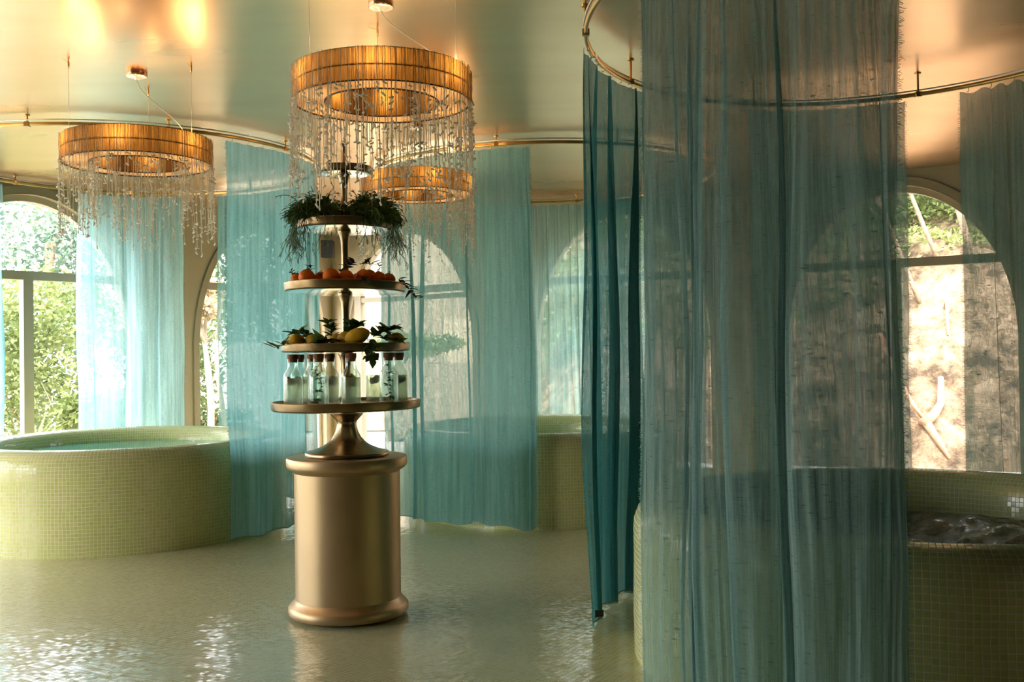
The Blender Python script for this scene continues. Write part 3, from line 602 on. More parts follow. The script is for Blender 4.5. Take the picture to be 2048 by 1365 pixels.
def bottle(dx, dy, kind, lab, seed):
    R = random.Random(seed); z = surf(0, dx, dy) + .0005
    e = empty('glass_bottle', (SX + dx, SY + dy, z), lab, 'bottle', 'corked carafe bottles on the lowest tray'); e.rotation_euler.z = R.random() * 6
    q = MB(); q.lathe([(0, 0), (.044, 0), (.049, .003), (.050, .008), (.050, .155), (.048, .168), (.041, .180), (.033, .190), (.029, .202), (.0275, .215), (.0275, .246), (.0285, .249), (.0275, .251), (.0255, .249), (.0255, .21), (.031, .19), (.045, .166), (.0475, .155), (.0475, .012), (.044, .008), (0, .008)], 36); q.build('glass_body', M['bottle'], e)
    q = MB(); q.lathe([(0, .232), (.0245, .232), (.0265, .25), (.0285, .2515), (.0285, .272), (.027, .2745), (0, .2745)], 24); sharp(q.build('cork_stopper', M['cork'], e), 40)
    hl = .150 if kind == 'lemon' else .158
    q = MB(); q.lathe([(0, .0095), (.0468, .0095), (.0468, hl), (0, hl)], 32); q.build('liquid', M['lemonade' if kind == 'lemon' else 'clearwater'], e)
    if kind == 'lemon':
        for k in range(9):
            a = R.random() * 6.28; rr = R.uniform(.008, .028); zz = R.uniform(.108, .143); s_ = R.uniform(.016, .021)
            mt_ = Matrix.Rotation(R.uniform(-1.2, 1.2), 3, 'X') @ Matrix.Rotation(R.uniform(-1.2, 1.2), 3, 'Y')
            if rr + s_ > .0445: rr = .0445 - s_
            c = Vector((rr * math.cos(a), rr * math.sin(a), zz)); sl_ = MB()
            n = 18; vs = []; fs = []
            for (r_, h_) in ((0, .0022), (s_ * .82, .0022), (s_, .0012), (s_, -.0012), (s_ * .82, -.0022), (0, -.0022)):
                for j in range(n): t = 2 * PI * j / n; vs.append(c + mt_ @ Vector((r_ * math.cos(t), r_ * math.sin(t), h_)))
            mi = []
            for i in range(5):
                for j in range(n): fs.append((i * n + j, (i + 1) * n + j, (i + 1) * n + (j + 1) % n, i * n + (j + 1) % n)); mi.append(1 if i in (0, 4) else 0)
            sl_.add(vs, fs); sl_.m = mi; sl_.build('fruit_slice', [M['slice_rind'], M['slice_flesh']], e, False)
    else:
        q = MB(); q2 = MB(); pts = [Vector((.012 * math.sin(k * 1.1 + seed), .012 * math.cos(k * .9 + seed), .014 + .215 * k / 10)) for k in range(11)]
        q.tube(pts, .0015, 5); q.build('herb_stem', M['mint'], e)
        dn = 44 if kind == 'dense' else 22
        for k in range(dn):
            t = R.uniform(.05, 1) ** (.8 if kind == 'dense' else .6); i = min(9, int(t * 10)); p_ = pts[i]; a = R.random() * 6.28
            ll = R.uniform(.016, .032) * (1 if p_.z < .17 else .6)
            leaf(q2, p_ + Vector((math.cos(a), math.sin(a), 0)) * .003, (math.cos(a), math.sin(a), R.uniform(-.2, .9)), (R.uniform(-.4, .4), 0, 1), ll, ll * .62, .2)
        q2.build('herb_leaves', M['mint'], e)
BT = [(-.255, -.165, 'lemon', 'corked bottle of cloudy lemonade at the left end of the lowest tray'),
      (-.285, .150, 'lemon', 'corked lemonade bottle mostly hidden behind the leftmost one'),
      (-.235, .255, 'herb', 'clear water bottle with a thin herb sprig, behind and left of the front mint bottle'),
      (-.095, -.290, 'dense', 'front bottle of clear water full of fresh mint, left of the centre'),
      (-.100, .060, 'lemon', 'lemonade bottle with dark fruit slices, behind the front mint bottle'),
      (-.035, .290, 'lemon', 'lemonade bottle half hidden behind the stem of the stand'),
      (.075, -.310, 'lemon', 'front centre bottle of cloudy lemonade with floating fruit slices'),
      (.115, .285, 'lemon', 'small-looking lemonade bottle standing alone right of the stem at the back'),
      (.250, -.155, 'dense', 'bottle packed with large dark green leaves near the right end of the tray'),
      (.275, .110, 'lemon', 'rightmost lemonade bottle, behind the bottle of large green leaves')]
for k, (x, y, kd, lb) in enumerate(BT): bottle(x, y, kd, lb, 100 + k)

# fruit ------------------------------------------------------------
def peel(name, c0, c1, dim=.35):
    m = simple(name, tuple((a + b) / 2 for a, b in zip(c0, c1)), .5, 0, .15, 14, dim, 350, .25); return m
M['orange'] = peel('orange_peel', (.86, .155, .003), (.92, .21, .005)); M['lemon'] = peel('lemon_peel', (.85, .46, .02), (.92, .58, .03))
proto_or = None
ORL = [(-.236, -.12, .036, 'leftmost orange on the third tray'), (-.168, -.205, .043, 'orange second from the left at the front of the third tray'), (-.105, -.15, .038, 'flat-looking orange third from the left on the third tray'), (-.068, -.055, .036, 'small orange peeping out left of the large centre one'), (-.030, -.265, .043, 'big round orange just left of the middle of the third tray'), (.045, -.245, .039, 'orange right of the centre one, under dark dried leaves'), (.085, -.135, .034, 'orange mostly hidden behind its neighbours right of centre'),
       (.133, -.215, .042, 'front orange with a dry leaf hanging over it, right half of the third tray'), (.150, -.115, .036, 'raised orange sitting up behind the front ones, topmost of the row'), (.205, -.165, .038, 'orange with a dark split mark, second from the right'), (.25, -.10, .036, 'rightmost orange on the third tray')]
for k, (x, y, r_, lb) in enumerate(ORL):
    z = surf(2, x, y) + r_ * .93 + (.018 if 'raised' in lb else 0)
    e = empty('orange', (SX + x, SY + y, z), lb, 'orange', 'oranges on the third tray')
    q = MB(); q.sphere((0, 0, 0), (r_, r_, r_ * .93), 28, 18, bump=.04); q.build('peel', M['orange'], e)
    q = MB(); q.tube([(0, 0, r_ * .88), (.002, 0, r_ * 1.05), (.006, .002, r_ * 1.25)], .0016, 5)
    for j in range(4):
        a = j * 1.57 + k; leaf(q, (0, 0, r_ * .92), (math.cos(a), math.sin(a), .3), (0, 0, 1), .013, .008, .3, 3)
    q.build('stalk', M['dryleaf'], e)
LML = [(-.285, -.06, .030, 1.0, 0.3, 'small lemon at the far left of the second tray'), (-.225, -.20, .036, 1.15, .6, 'lemon second from the left at the front of the second tray'), (-.15, -.19, .034, 1.2, 2.2, 'lemon third from the left, behind a crossing twig'), (-.02, -.16, .036, 1.1, 1.2, 'dark shaded lemon low among the leaves left of the stem'), (.035, -.245, .040, 1.2, 2.0, 'dull yellow lemon just left of the large bright lemon'), (.105, -.28, .042, 1.5, .35, 'large bright elongated lemon at the front of the second tray'), (.285, -.10, .037, 1.2, 2.8, 'lemon at the right end of the second tray')]
for k, (x, y, r_, el, a, lb) in enumerate(LML):
    z = surf(1, x, y) + r_; e = empty('lemon', (SX + x, SY + y, z), lb, 'lemon', 'lemons on the second tray'); e.rotation_euler = (0, -.35 if 'elongated' in lb else 0, a if 'elongated' not in lb else .1)
    if 'elongated' in lb: e.location.z += .012
    q = MB(); vs = []; fs = []; n, m_ = 26, 20
    for i in range(m_ + 1):
        t = PI * i / m_; xx = -math.cos(t); rad = math.sin(t) ** .9 * (1 - .05 * xx); xl = xx * el + .12 * (xx ** 9)
        for j in range(n):
            u = 2 * PI * j / n; vs.append((r_ * xl, r_ * rad * math.cos(u), r_ * rad * math.sin(u)))
    for i in range(m_):
        for j in range(n): fs.append((i * n + j, i * n + (j + 1) % n, (i + 1) * n + (j + 1) % n, (i + 1) * n + j))
    q.add(vs, fs); q.build('peel', M['lemon'], e)
    q = MB(); q.sphere((-r_ * (el + .1), 0, 0), .004, 8, 6); q.build('stalk_end', M['dryleaf'], e)
GL = 'leafy lemon twigs on the second tray'
LS = [((-.27, -.21, .012), (-.6, -.3, .05), .07, 3, .07, .03, 'flat leaves sticking out at the left end of the lemon tray'),
      ((-.14, -.12, .05), (-1, 0, .45), .13, 6, .075, .034, 'arching leafy twig over the left lemons'),
      ((-.13, -.27, .018), (1, -.1, .3), .08, 6, .085, .05, 'broad dark leaf cluster at the front left of the stem'),
      ((-.05, -.09, .05), (-.3, 0, 1), .12, 9, .055, .03, 'upright bundle of small leaves just left of the stem'),
      ((.03, -.09, .05), (.4, 0, .8), .10, 8, .075, .045, 'large rounded leaves rising just right of the stem'),
      ((.17, -.14, .05), (.8, -.2, .5), .13, 11, .075, .04, 'thick leaf bundle right of the large lemon'),
      ((.16, -.335, .04), (.35, -.25, -.8), .10, 6, .08, .045, 'leafy twig drooping over the rim of the second tray'),
      ((.24, -.17, .03), (.8, -.3, .15), .09, 6, .06, .03, 'low leaves before the right-end lemon')]
for k, (p_, d_, ln, nl, ll, lw, lb) in enumerate(LS): sprig('lemon_leaf_twig', (SX + p_[0], SY + p_[1], surf(1) + p_[2]), d_, ln, nl * 3, ll, lw * 1.15, M['leaf'], 40 + k, lb, GL, droop=.25)
GD = 'dried leafy twigs among the oranges'
DS = [((-.255, -.11, .05), (-.3, 0, 1), .05, 4, .03, .012, 'small dry twig above the leftmost orange'),
      ((-.16, -.16, .07), (.3, 0, 1), .05, 5, .03, .012, 'curly dry twig above the second orange from the left'),
      ((-.10, -.20, .05), (1, -.1, .4), .06, 4, .04, .016, 'dark dry leaf between two oranges left of the stem'),
      ((.0, -.13, .07), (.5, 0, .6), .11, 9, .055, .024, 'dark bundle of dried leaves right beside the stem above the oranges'),
      ((.10, -.15, .11), (.9, 0, .25), .09, 4, .06, .024, 'single curled dry leaf floating highest above the oranges'),
      ((.20, -.13, .07), (.1, 0, 1), .05, 4, .028, .012, 'short upright dry twig at the right orange group'),
      ((.15, -.30, .04), (.2, -.3, -.4), .03, 4, .04, .02, 'dull leaf hanging over the front of an orange'),
      ((.30, -.10, .035), (.7, -.1, -.45), .13, 13, .05, .02, 'dry leafy twig drooping past the right rim of the orange tray')]
for k, (p_, d_, ln, nl, ll, lw, lb) in enumerate(DS): sprig('dried_leaf_twig', (SX + p_[0], SY + p_[1], surf(2) + p_[2]), d_, ln, nl * 2, ll, lw, M['dryleaf'], 70 + k, lb, GD, droop=.3)

# trailing mistletoe cactus ---------------------------------------------
M['rhip'] = leafmat('cactus_stem', (.025, .09, .01), (.09, .22, .025), .15, .5, 6)
def rhipsalis(cx, cy, seed, label, wide, n):
    R = random.Random(seed); z = surf(3) + .001; e = empty('trailing_plant', (SX + cx, SY + cy, z), label, 'plant', 'trailing plants on the fourth tray')
    pot = MB(); pot.lathe([(0, 0), (.055, 0), (.065, .05), (.06, .05), (0, .045)], 20); pot.build('soil_ball', M['twig'], e)
    q = MB()
    def strand(p, d, ln, dep, r0):
        seg = 4 if dep else 7; pts = [p]; dd = d.copy()
        for i in range(seg):
            dd = (dd + Vector((R.uniform(-.25, .25), R.uniform(-.25, .25), R.uniform(-.2, .12) - (.24 if dep == 0 else .10)))).normalized()
            pts.append(pts[-1] + dd * ln / seg)
        q.tube(pts, r0, 3, cap=False)
        if dep < 2:
            for _ in range(3 if dep == 0 else 2):
                k = R.randint(seg // 2, seg); strand(pts[k], (dd + Vector((R.uniform(-.9, .9), R.uniform(-.9, .9), R.uniform(-.4, .6)))).normalized(), ln * R.uniform(.25, .45), dep + 1, r0 * .85)
    for _ in range(n):
        a = R.random() * 6.28; rr = R.random() ** .5
        p_ = Vector((wide[0] * rr * math.cos(a), wide[1] * rr * math.sin(a), R.uniform(.0, 1) * .105 * (1 - rr ** 3) + .02))
        radial = Vector((cx + p_.x, cy + p_.y, 0)); radial = radial.normalized() if radial.length > .02 else Vector((0, -1, 0))
        d = (radial * R.uniform(-.3, .6) + Vector((R.uniform(-.4, .4), R.uniform(-.4, .4), R.uniform(.5, 1.2)))).normalized()
        strand(p_, d, R.uniform(.04, .085) * (2.0 if R.random() < .06 and rr > .7 else 1), 0, .0025)
    for _ in range(n // 36):
        a = math.atan2(cy, cx) + R.gauss(0, .5); rim = Vector((.262 * math.cos(a) - cx, .262 * math.sin(a) - cy, .028))
        strand(rim, Vector((math.cos(a) * .3, math.sin(a) * .3, -.4)), R.uniform(.10, .2), 0, .0016)
    q.build('trailing_stems', M['rhip'], e)
rhipsalis(-.145, -.02, 5, 'bushy dark green trailing plant on the left of the fourth tray', (.105, .18), 1500)
rhipsalis(.15, -.02, 6, 'bushy dark green trailing plant on the right of the fourth tray', (.105, .18), 1500)

# ------------------------------------------------------------------ chandeliers
RO, RI, SH = .405, .265, .145
def chandelier_proto():
    R = random.Random(11)
    e = empty('bead_chandelier', (0, 0, 0), 'x', 'chandelier', 'round cord and bead chandeliers')   # origin: bottom ring centre
    def drum(r, name, sgn):
        q = MB(); n = int(r * 2000); vs = []; uv = []; rows = 6
        for j in range(rows + 1):
            for k in range(n + 1):
                t = 2 * PI * (k % n) / n; w_ = .0018 * math.sin(k * 2.4) + .0012 * noise.noise(Vector((k * .37, j * .6, r)))
                vs.append(((r + w_) * math.cos(t), (r + w_) * math.sin(t), SH * j / rows + (.004 * noise.noise(Vector((k * .5, 1, 0))) if j == rows else 0))); uv.append((r * t if k < n else r * 2 * PI, SH * j / rows))
        q.add(vs, [(j * (n + 1) + k, j * (n + 1) + k + 1, (j + 1) * (n + 1) + k + 1, (j + 1) * (n + 1) + k) for j in range(rows) for k in range(n)], uv)
        return q.build(name, M['amber'], e)
    drum(RO, 'outer_shade', 1); drum(RI, 'inner_shade', -1)
    q = MB(); n = 120; vs = []; uv = []
    for j, r in enumerate((RI, (RI + RO) / 2, RO)):
        for k in range(n + 1): t = 2 * PI * k / n; vs.append((r * math.cos(t), r * math.sin(t), .004)); uv.append((t * .33, r))
    q.add(vs, [(j * (n + 1) + k, j * (n + 1) + k + 1, (j + 1) * (n + 1) + k + 1, (j + 1) * (n + 1) + k) for j in range(2) for k in range(n)], uv); q.build('ring_diffuser', M['diffuser'], e)
    for nm, rr, z in (('top_hoop', RO - .004, SH), ('middle_hoop', RO - .006, SH * .5), ('bottom_hoop', RO + .003, 0.0), ('inner_hoop', RI, 0.0)):
        q = MB(); q.tube([(rr * math.cos(2 * PI * k / 72), rr * math.sin(2 * PI * k / 72), z) for k in range(73)], .0032, 6, cap=False); q.build(nm, M['wire_black'], e)
    sp = MB()
    for k in range(3):
        a = 2 * PI * k / 3 + .5; sp.tube([(RI * math.cos(a), RI * math.sin(a), SH), (RO * math.cos(a), RO * math.sin(a), SH)], .003, 5)
    sp.build('frame_spoke', M['wire_black'], e)
    for k in range(6):
        a = 2 * PI * (k + .25) / 6; r = (RI + RO) / 2
        q = MB(); q.sphere((r * math.cos(a), r * math.sin(a), .07), (.018, .018, .026), 12, 8); q.build('light_bulb', M['bulb'], e)
    # cords with glass beads
    cd_ = MB(); bd = MB()
    def bead(p, R):
        d = Vector((R.uniform(-1, 1), R.uniform(-1, 1), R.uniform(-.9, .9))).normalized(); l = R.uniform(.009, .014); r = .0045
        bd.tube([p - d * l, p - d * l * .8, p + d * l * .8, p + d * l], [r * .6, r, r, r * .6], 6)
    for k in range(260):
        a = 2 * PI * k / 260 + R.uniform(-.02, .02); clump = .5 + .5 * noise.noise(Vector((math.cos(a) * 3, math.sin(a) * 3, 2)))
        ln = .10 + .42 * R.random() ** .8 * (.55 + .75 * clump) if R.random() < .82 else R.uniform(.02, .12)
        top = SH + .002 if R.random() < .55 else .004; r = RO + .005 + R.random() * .009
        if R.random() < .22: r = RI - .004; top = 0.0; ln *= .7
        pts = []; n = int((top + ln) / .028) + 2; ph = R.random() * 6; sw = R.uniform(-.012, .02)
        for i in range(n):
            z = top - (top + ln) * i / (n - 1); t = max(0, -z / .5)
            pts.append(Vector(((r + sw * t + .0018 * math.sin(i * 1.7 + ph)) * math.cos(a + .004 * math.sin(i * .9 + ph)), (r + sw * t + .0018 * math.cos(i * 1.3 + ph)) * math.sin(a + .004 * math.sin(i * .9 + ph)), z)))
        cd_.tube(pts, .0015 if R.random() < .8 else .0021, 4, cap=False)
        bead(pts[-1], R)
        for i in range(1, n - 1):
            if pts[i].z < .005 and R.random() < .22: bead(pts[i] + Vector((math.cos(a), math.sin(a), 0)) * .004, R)
    o = cd_.build('hanging_cords', M['thread'], e, False); o['kind'] = 'stuff'
    o = bd.build('glass_beads', M['bead'], e); o['kind'] = 'stuff'
    return e
proto = chandelier_proto()
def hang(e, loc, rot, label, drop, sc_, angs=(100, 220, 340)):
    e.location = loc; e.rotation_euler.z = rot; e['label'] = label; e.scale = (sc_,) * 3
    H = (CEIL - loc[2]) / sc_
    for a in angs:
        t = math.radians(a) - rot; x, y = RO * .93 * math.cos(t), RO * .93 * math.sin(t)
        q = MB(); q.tube([(x, y, SH), (x, y, H)], .0012, 5); q.build('suspension_wire', M['steel'], e)
        q = MB(); q.tube([(x, y, H), (x, y, H - .012), (x, y, H - .045)], [.003, .006, .006], 8); q.tube([(x, y, H - .01), (x - .02, y, H - .012), (x - .045, y, H - .004)], .0012, 4); q.build('wire_grip', M['brass'], e)
    q = MB(); q.lathe([(.058, H), (.058, H - .028), (.055, H - .030)], 40); q.build('ceiling_canopy', M['canopy'], e)
    q = MB(); q.lathe([(.055, H - .030), (.02, H - .031), (.012, H - .045), (0, H - .046)], 40); q.build('canopy_plate', M['canopy_w'], e)
    q = MB(); c1 = math.radians(-15) - rot; ex, ey = (RO - .1) * math.cos(c1), (RO - .1) * math.sin(c1); pts = []
    for i in range(17):
        t = i / 16; s = t * t * (3 - 2 * t); pts.append((ex * s * drop + .012 * math.sin(7 * t), ey * s * drop, (H - .045) * (1 - t) + (SH + .0) * t))
    q.tube(pts, .0028, 6); q.build('power_cable', M['cable'], e)
    for k in range(6):
        a = 2 * PI * (k + .25) / 6; r = (RI + RO) / 2
        l = bpy.data.lights.new('bulb_light', 'POINT'); l.energy = 1.25; l.color = (1, .64, .30); l.shadow_soft_size = .025
        lo = bpy.data.objects.new('bulb_light', l); COL.objects.link(lo); lo.parent = e; lo.location = (r * math.cos(a), r * math.sin(a), .10)
c2 = copytree(proto); c3 = copytree(proto)
hang(proto, (-.614, 4.95, 2.624), .3, 'nearest and largest looking bead chandelier, glowing amber above the tiered stand', 1, 1.04)
hang(c2, (-2.225, 6.11, 2.562), 1.4, 'left bead chandelier hanging before the left tub and its curtains', 1, 1.04)
hang(c3, (-.69, 7.62, 2.59), 2.7, 'farthest bead chandelier, low behind the nearest one and right of the stand', 1, 1.0)

# speaker in the corner
sp = empty('wall_speaker', (-2.36, 13.2, 2.66), 'black box speaker high in the corner between the two far arched windows', 'speaker')
q = MB(); q.box((0, 0, .12), (.15, .16, .21)); q.build('speaker_box', M['dark'], sp, False)
q = MB(); q.box((0, -.083, .12), (.15, .008, .22)); q.build('speaker_grille', M['label'], sp, False)
q = MB(); q.tube([(0, .07, .12), (-.01, .44, .12)], .012, 8); q.build('wall_bracket', M['dark'], sp)

# ------------------------------------------------------------------ outside
M['terrace'] = simple('pale_terrace', (.36, .34, .29), .9, 0, .1, 1.2, .3, 12)
m, nt, p, out = mat('dirt_bank')
a_ = noise_tex(nt, 2.6, 10, None, .75); r = ramp(nt, a_.outputs[0], [(.40, (.08, .05, .025)), (.5, (.27, .18, .10)), (.62, (.50, .37, .24))])
nt.links.new(r.outputs[0], p.inputs['Base Color']); p.inputs['Roughness'].default_value = .95
b2 = noise_tex(nt, 9, 8, None, .75); b = N(nt, 'ShaderNodeBump'); b.inputs['Strength'].default_value = 1; b.inputs['Distance'].default_value = .12; nt.links.new(b2.outputs[0], b.inputs['Height']); nt.links.new(b.outputs[0], p.inputs['Normal'])
M['dirt'] = m
M['deck'] = simple('weathered_deck', (.50, .44, .36), .8, 0, .15, 4)
M['bark'] = simple('bark', (.22, .16, .10), .9, 0, .35, 14, .8, 30)
M['palebark'] = simple('pale_bark', (.45, .38, .28), .9, 0, .35, 8, .8, 30)
M['log'] = simple('fallen_wood', (.38, .20, .12), .8, 0, .25, 8, .5, 30)
M['fol_a'] = leafmat('yellow_green_leaves', (.10, .14, .035), (.30, .34, .12), .35, .6, .8)
M['fol_b'] = leafmat('mid_green_leaves', (.05, .10, .025), (.18, .24, .08), .35, .6, .8)
M['fol_c'] = leafmat('dark_conifer_leaves', (.04, .09, .06), (.14, .21, .14), .25, .6, .8)
M['fol_d'] = leafmat('straw_leaves', (.42, .34, .20), (.66, .56, .38), .4, .7, 1)
g = MB(); g.add([(-45, -20, -.02), (45, -20, -.02), (45, 60, -.02), (-45, 60, -.02)], [(0, 1, 2, 3)]); tag(g.build('ground', M['terrace'], None, False), kind='structure')
def hillz(x, y):
    s = (y - 13.6) + .42 * (x - 1.0)       # distance behind the foot of the bank
    side = max(0, min(1, (x + .2) / 2.2))
    h = 0 if s < 0 else min(s * .95, 2.6 + (s - 2.7) * .45)
    h *= side; h += (.22 * noise.fractal(Vector((x * .9, y * .9, 3)), 1, 2, 5)) * min(1, max(0, s) * 2) * side
    h += .10 * abs(noise.fractal(Vector((x * 3.2, y * 3.2, 8)), .9, 2, 4)) * min(1, max(0, s) * 2) * side
    return h - .03 + .02 * noise.noise(Vector((x * 3, y * 3, 0)))
g = MB(); nx, ny = 330, 260; vs = [(-1 + 20 * i / nx, 10.2 + 16 * j / ny, 0) for j in range(ny + 1) for i in range(nx + 1)]; vs = [(x, y, hillz(x, y)) for x, y, z in vs]
g.add(vs, [(j * (nx + 1) + i, j * (nx + 1) + i + 1, (j + 1) * (nx + 1) + i + 1, (j + 1) * (nx + 1) + i) for j in range(ny) for i in range(nx)]); tag(g.build('dirt_hillside', M['dirt']), kind='structure')
g = MB()
for k in range(7):
    o_ = Vector((2.6, 10.65)) + Vector((-.54, -.84)) * 0 + Vector((.54, .84)) * (.16 * k)
    g.box((o_.x + 2.1, o_.y - 1.35, .02), (5.4, .15, .04), math.radians(-32.6))
tag(g.build('deck', M['deck'], None, False), kind='structure')
gw = MB(); gw.box((-7.6, 19.5, .85), (6.4, .25, 1.7), .06); tag(gw.build('garden_wall', M['white_wall'], None, False), 'long white garden wall outside beyond the left arched windows', 'wall')
M['wing'] = simple('cream_wing', (.33, .28, .20), .8, 0, .04, 2, .2, 30)
q = MB(); q.box((-2.1, 19.6, .62), (4.0, .9, 1.24)); tag(q.build('planter_wall', M['wing'], None, False), 'low white planter wall outside, right of the stem of the stand', 'planter')
e = empty('garden_pavilion', (-1.2, 22.5, 0), 'cream pavilion outside, seen through the far arched window right of the stand', 'building')
q = MB(); q.box((0, 2, 2.9), (7.2, 4, 5.8)); q.build('rendered_wall', M['wing'], e, False)
q = MB(); q.box((0, 1.9, 5.9), (7.8, 4.6, .25)); q.build('roof_slab', M['white_wall'], e, False)
for dx_ in (-2.2, 0.2, 2.5):
    q = MB(); q.box((dx_, -.03, 1.1), (1.0, .06, 2.2)); q.lathe([(0, -.001), (.5, -.001)], 2); q.build('shuttered_door', M['frame'], e, False)
def cloud(mb, c, r, n, ls, R, mi=0, droop=0):
    for _ in range(n):
        while True:
            q_ = Vector((R.uniform(-1, 1), R.uniform(-1, 1), R.uniform(-1, 1)))
            if q_.length <= 1: break
        q_ = q_.normalized() * (.55 + .45 * R.random()) if R.random() < .7 else q_
        p_ = Vector((c[0] + q_.x * r[0], c[1] + q_.y * r[1], c[2] + q_.z * r[2]))
        if p_.z < 0: continue
        d = Vector((R.uniform(-1, 1), R.uniform(-1, 1), R.uniform(-.8, .6) - droop)).normalized(); l = ls * R.uniform(.6, 1.3)
        s_ = d.cross(Vector((R.uniform(-1, 1), R.uniform(-1, 1), R.uniform(-1, 1)))).normalized() * l * .24
        mb.add([p_, p_ + d * l * .45 + s_, p_ + d * l, p_ + d * l * .45 - s_], [(0, 1, 2, 3)], mi=mi)
def bush(name, c, r, n, ls, mt_, seed, label, cat, group, blobs=6, trunk=None, tm='bark', multi=1):
    R = random.Random(seed); e = empty(name, (c[0], c[1], trunk[2] if trunk else max(0, c[2] - r[2])), label, cat, group); o_ = e.location
    q = MB()
    for k in range(blobs):
        cc = (c[0] - o_.x + R.uniform(-.6, .6) * r[0], c[1] - o_.y + R.uniform(-.6, .6) * r[1], c[2] - o_.z + R.uniform(-.5, .55) * r[2]); f_ = R.uniform(.35, .6)
        cloud(q, cc, tuple(x * f_ for x in r), n // blobs, ls, R)
    q.build('foliage', mt_, e, False)
    t = MB(); bx_, by_ = (trunk[0] - o_.x, trunk[1] - o_.y) if trunk else (0, 0)
    for k in range(multi):
        tx, ty = bx_ + R.uniform(-.25, .25) * (multi > 1), by_ + R.uniform(-.25, .25) * (multi > 1); top = Vector((c[0] - o_.x + R.uniform(-.5, .5) * r[0], c[1] - o_.y + R.uniform(-.5, .5) * r[1], c[2] - o_.z)); pts = []
        r0 = (trunk[3] if trunk else .03)
        for i in range(8):
            s_ = i / 7; pts.append(Vector((tx, ty, 0)).lerp(top, s_) + Vector((math.sin(s_ * 5 + k) * .09, math.cos(s_ * 4 + k) * .09, 0)) * s_)
        t.tube(pts, [r0 * (1 - .07 * i) for i in range(8)], 8)
        for _ in range(5):
            k2 = R.randint(3, 7); d = Vector((R.uniform(-1, 1), R.uniform(-1, 1), R.uniform(.1, .9))).normalized(); L_ = R.uniform(.3, .8) * max(r[0], .4)
            t.tube([pts[k2], pts[k2] + d * L_ * .5 + Vector((0, 0, .05)), pts[k2] + d * L_ + Vector((0, 0, .15))], [r0 * .45, r0 * .3, r0 * .12], 5)
    t.build('trunk', M[tm], e)
    return e
GB = 'garden shrubs outside the left window'; GT = 'trees outside beyond the arched windows'
bush('garden_shrub', (-6.6, 14.0, 1.35), (1.3, 1.0, 1.3), 6000, .10, M['fol_a'], 1, 'tall yellow-green shrub outside, at the far left behind the left window', 'shrub', GB)
bush('garden_shrub', (-5.6, 13.2, .65), (1.2, .8, .65), 5000, .12, M['fol_a'], 2, 'low bright leafy shrub outside, just above the rim of the left tub', 'shrub', GB)
bush('garden_shrub', (-5.1, 15.5, 1.6), (1.2, 1.0, 1.5), 6000, .10, M['fol_b'], 3, 'feathery pale green shrub outside, right of the window mullion', 'shrub', GB)
bush('garden_shrub', (-8.0, 16.5, 1.6), (1.6, 1.2, 1.6), 5000, .12, M['fol_b'], 4, 'mid green shrub outside, partly behind the curtain sliver at far left', 'shrub', GB)
bush('conifer_tree', (-9.6, 21.5, 3.8), (2.6, 2.0, 2.6), 4200, .15, M['fol_c'], 5, 'dark bluish conifer outside at the far left, upper part of the window', 'tree', GT, 9, (-9.6, 21.5, 0, .16))
bush('garden_tree', (-11.4, 27.5, 4.8), (3.0, 2.0, 2.2), 3200, .13, M['fol_b'], 6, 'airy pale green tree outside, upper right of the left window', 'tree', GT, 9, (-11.4, 27.5, 0, .14))
# spiky palm at the foot of the window
e = empty('spiky_palm', (-5.85, 12.6, 0), 'small spiky palm with blade leaves outside, left of the window mullion', 'palm', None); R_ = random.Random(4); q = MB()
for k in range(60):
    a = R_.random() * 6.28; leaf(q, (0, 0, .35), (math.cos(a), math.sin(a), R_.uniform(.1, 1.3)), (0, 0, 1), R_.uniform(.45, .7), .035, .35)
q.build('blade_leaves', M['fol_a'], e); q = MB(); q.tube([(0, 0, 0), (0, 0, .36)], .05, 8); q.build('trunk', M['bark'], e)
bush('straw_tree', (-4.35, 14.6, 2.25), (.75, .6, .45), 3500, .11, M['fol_d'], 7, 'slender forked tree with straw-coloured crown outside, left of the nearer left curtain', 'tree', GT, 5, (-4.35, 14.6, 0, .045), 'palebark', 3)
bush('garden_shrub', (-4.4, 15.2, .35), (.7, .4, .38), 1800, .10, M['fol_b'], 8, 'small green ground shrub at the foot of the slender forked tree', 'shrub', GB)
bush('leaning_tree', (-3.1, 17.0, 4.6), (1.6, 1.0, 1.0), 4000, .12, M['fol_a'], 9, 'thick pale-barked leaning tree outside, right of the stem of the stand', 'tree', GT, 5, (-1.85, 17.0, 0, .2), 'palebark')
bush('garden_shrub', (-2.1, 19.6, 1.55), (1.3, .4, .32), 3000, .10, M['fol_a'], 10, 'low green shrub on the white planter wall outside, right of the stem above the bottles', 'shrub', GB)
bush('sky_blocking_hedge', (-4.8, 21.0, 2.9), (2.0, .7, 2.8), 9000, .13, M['fol_b'], 12, 'tall green hedge tree added outside behind the white garden wall to dim the sky beyond the corner window', 'tree', GT, 9, (-4.8, 21.0, 0, .12))  # added hedge, covers bright sky that would glare through the sheer curtain
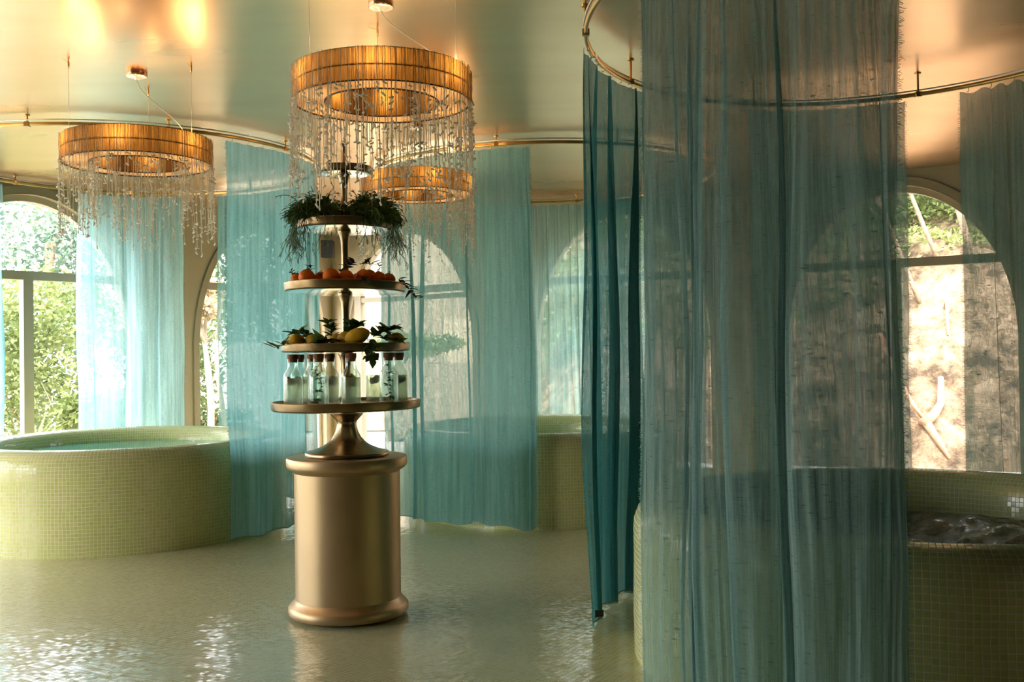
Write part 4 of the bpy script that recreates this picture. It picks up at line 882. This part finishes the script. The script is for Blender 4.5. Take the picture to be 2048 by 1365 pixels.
# ivy and trees on the bank
GH = 'trees on the dirt bank beyond the right windows'
def on(x, y): return hillz(x, y)
for k, (x, y, z, rx, rz_, n, mt_, lb) in enumerate([
    (.9, 16.8, 2.3, 1.6, 1.0, 5000, 'fol_a', 'bright green bush on the bank, seen through the middle arched window'),
    (2.9, 17.0, 3.2, 1.7, 1.3, 6000, 'fol_b', 'green bush on the bank between the middle and right arched windows'),
    (5.0, 16.2, 4.2, 1.8, 1.5, 8000, 'fol_b', 'leafy tree at the top of the bank, left half of the right window'),
    (7.0, 15.6, 4.2, 1.7, 1.5, 8000, 'fol_a', 'leafy tree at the top of the bank, right half of the right window'),
    (9.0, 15.0, 3.9, 1.6, 1.6, 6000, 'fol_b', 'green tree on the bank behind the far right curtain')]):
    bush('bank_tree', (x, y, z), (rx, 1.2, rz_), n, .09, M[mt_], 30 + k, lb, 'tree', GH, 8, (x, y, on(x, y) - .05, .055), 'bark', 3)
for k, (x, y, hx, hz, lb) in enumerate([(5.55, 13.9, -.5, 2.6, 'thin dark trunk leaning left on the bank, left part of the right window'), (5.95, 14.2, -.9, 2.9, 'slender crooked trunk among the leaves, centre of the right window'), (6.35, 14.0, -.55, 2.8, 'thicker grey trunk leaning left at the top right of the right window')]):
    bush('slender_tree', (x + hx, y + .2, hillz(x, y) + hz), (.9, .5, .5), 1500, .08, M['fol_a'], 60 + k, lb, 'tree', GH, 5, (x, y, hillz(x, y) - .05, .035 + .02 * (k == 2)), 'bark')
R_ = random.Random(9)
iv = MB()
for k in range(26000):
    x = R_.uniform(.3, 12); y = R_.uniform(14.2, 20); z = hillz(x, y); gr_ = noise.noise(Vector((x * .8, y * .8, 5)))
    if z < 1.5 + .9 * gr_: 
        if not (gr_ > .28 and R_.random() < .5 and z > .5): continue
    d = Vector((R_.uniform(-1, 1), R_.uniform(-1, 0), R_.uniform(-.2, .9))).normalized(); l = R_.uniform(.05, .11); s_ = d.cross(Vector((0, -.6, 1))).normalized() * l * .35; p_ = Vector((x, y, z + R_.uniform(0, .12)))
    iv.add([p_, p_ + d * l * .5 + s_, p_ + d * l, p_ + d * l * .5 - s_], [(0, 1, 2, 3)])
tag(iv.build('ground_ivy', M['fol_a'], None, False), 'green ivy and ground cover over the upper dirt bank', 'ivy', None, 'stuff')
def stick(name, pts, r0, mt_, label, cat, branch=None):
    e = empty(name, pts[0], label, cat, 'bare wood lying on the dirt bank'); q = MB(); o_ = Vector(pts[0]); n = len(pts)
    q.tube([Vector(p_) - o_ for p_ in pts], [r0 * (1 - .5 * i / (n - 1)) for i in range(n)], 8); q.build('main_limb', M[mt_], e)
    if branch: q = MB(); q.tube([Vector(p_) - o_ for p_ in branch], [r0 * (.8 - .5 * i / (len(branch) - 1)) for i in range(len(branch))], 8); q.build('side_limb', M[mt_], e)
def gp(x, y, dz=0): return (x, y, hillz(x, y) + dz)
stick('fallen_branch', [gp(4.62, 12.9, .75), gp(4.72, 12.72, .45), gp(4.86, 12.5, .18), gp(4.98, 12.35, .06)], .045, 'log', 'slanting reddish branch on the dirt bank, meeting the fallen log', 'branch')
stick('fallen_log', [gp(4.93, 12.35, .05), gp(5.08, 12.38, .06), gp(5.22, 12.5, .08), gp(5.33, 12.75, .12)], .07, 'log', 'short thick curved reddish log lying on the dirt bank in the right window', 'log', [gp(4.98, 12.35, .06), gp(5.05, 12.15, .03), gp(5.1, 12.0, .0)])
stick('bare_branch', [gp(5.75, 13.6, .1), gp(5.70, 13.4, .3), gp(5.66, 13.3, .02)], .03, 'palebark', 'pale bare stick upright on the bank, upper right of the log', 'branch')
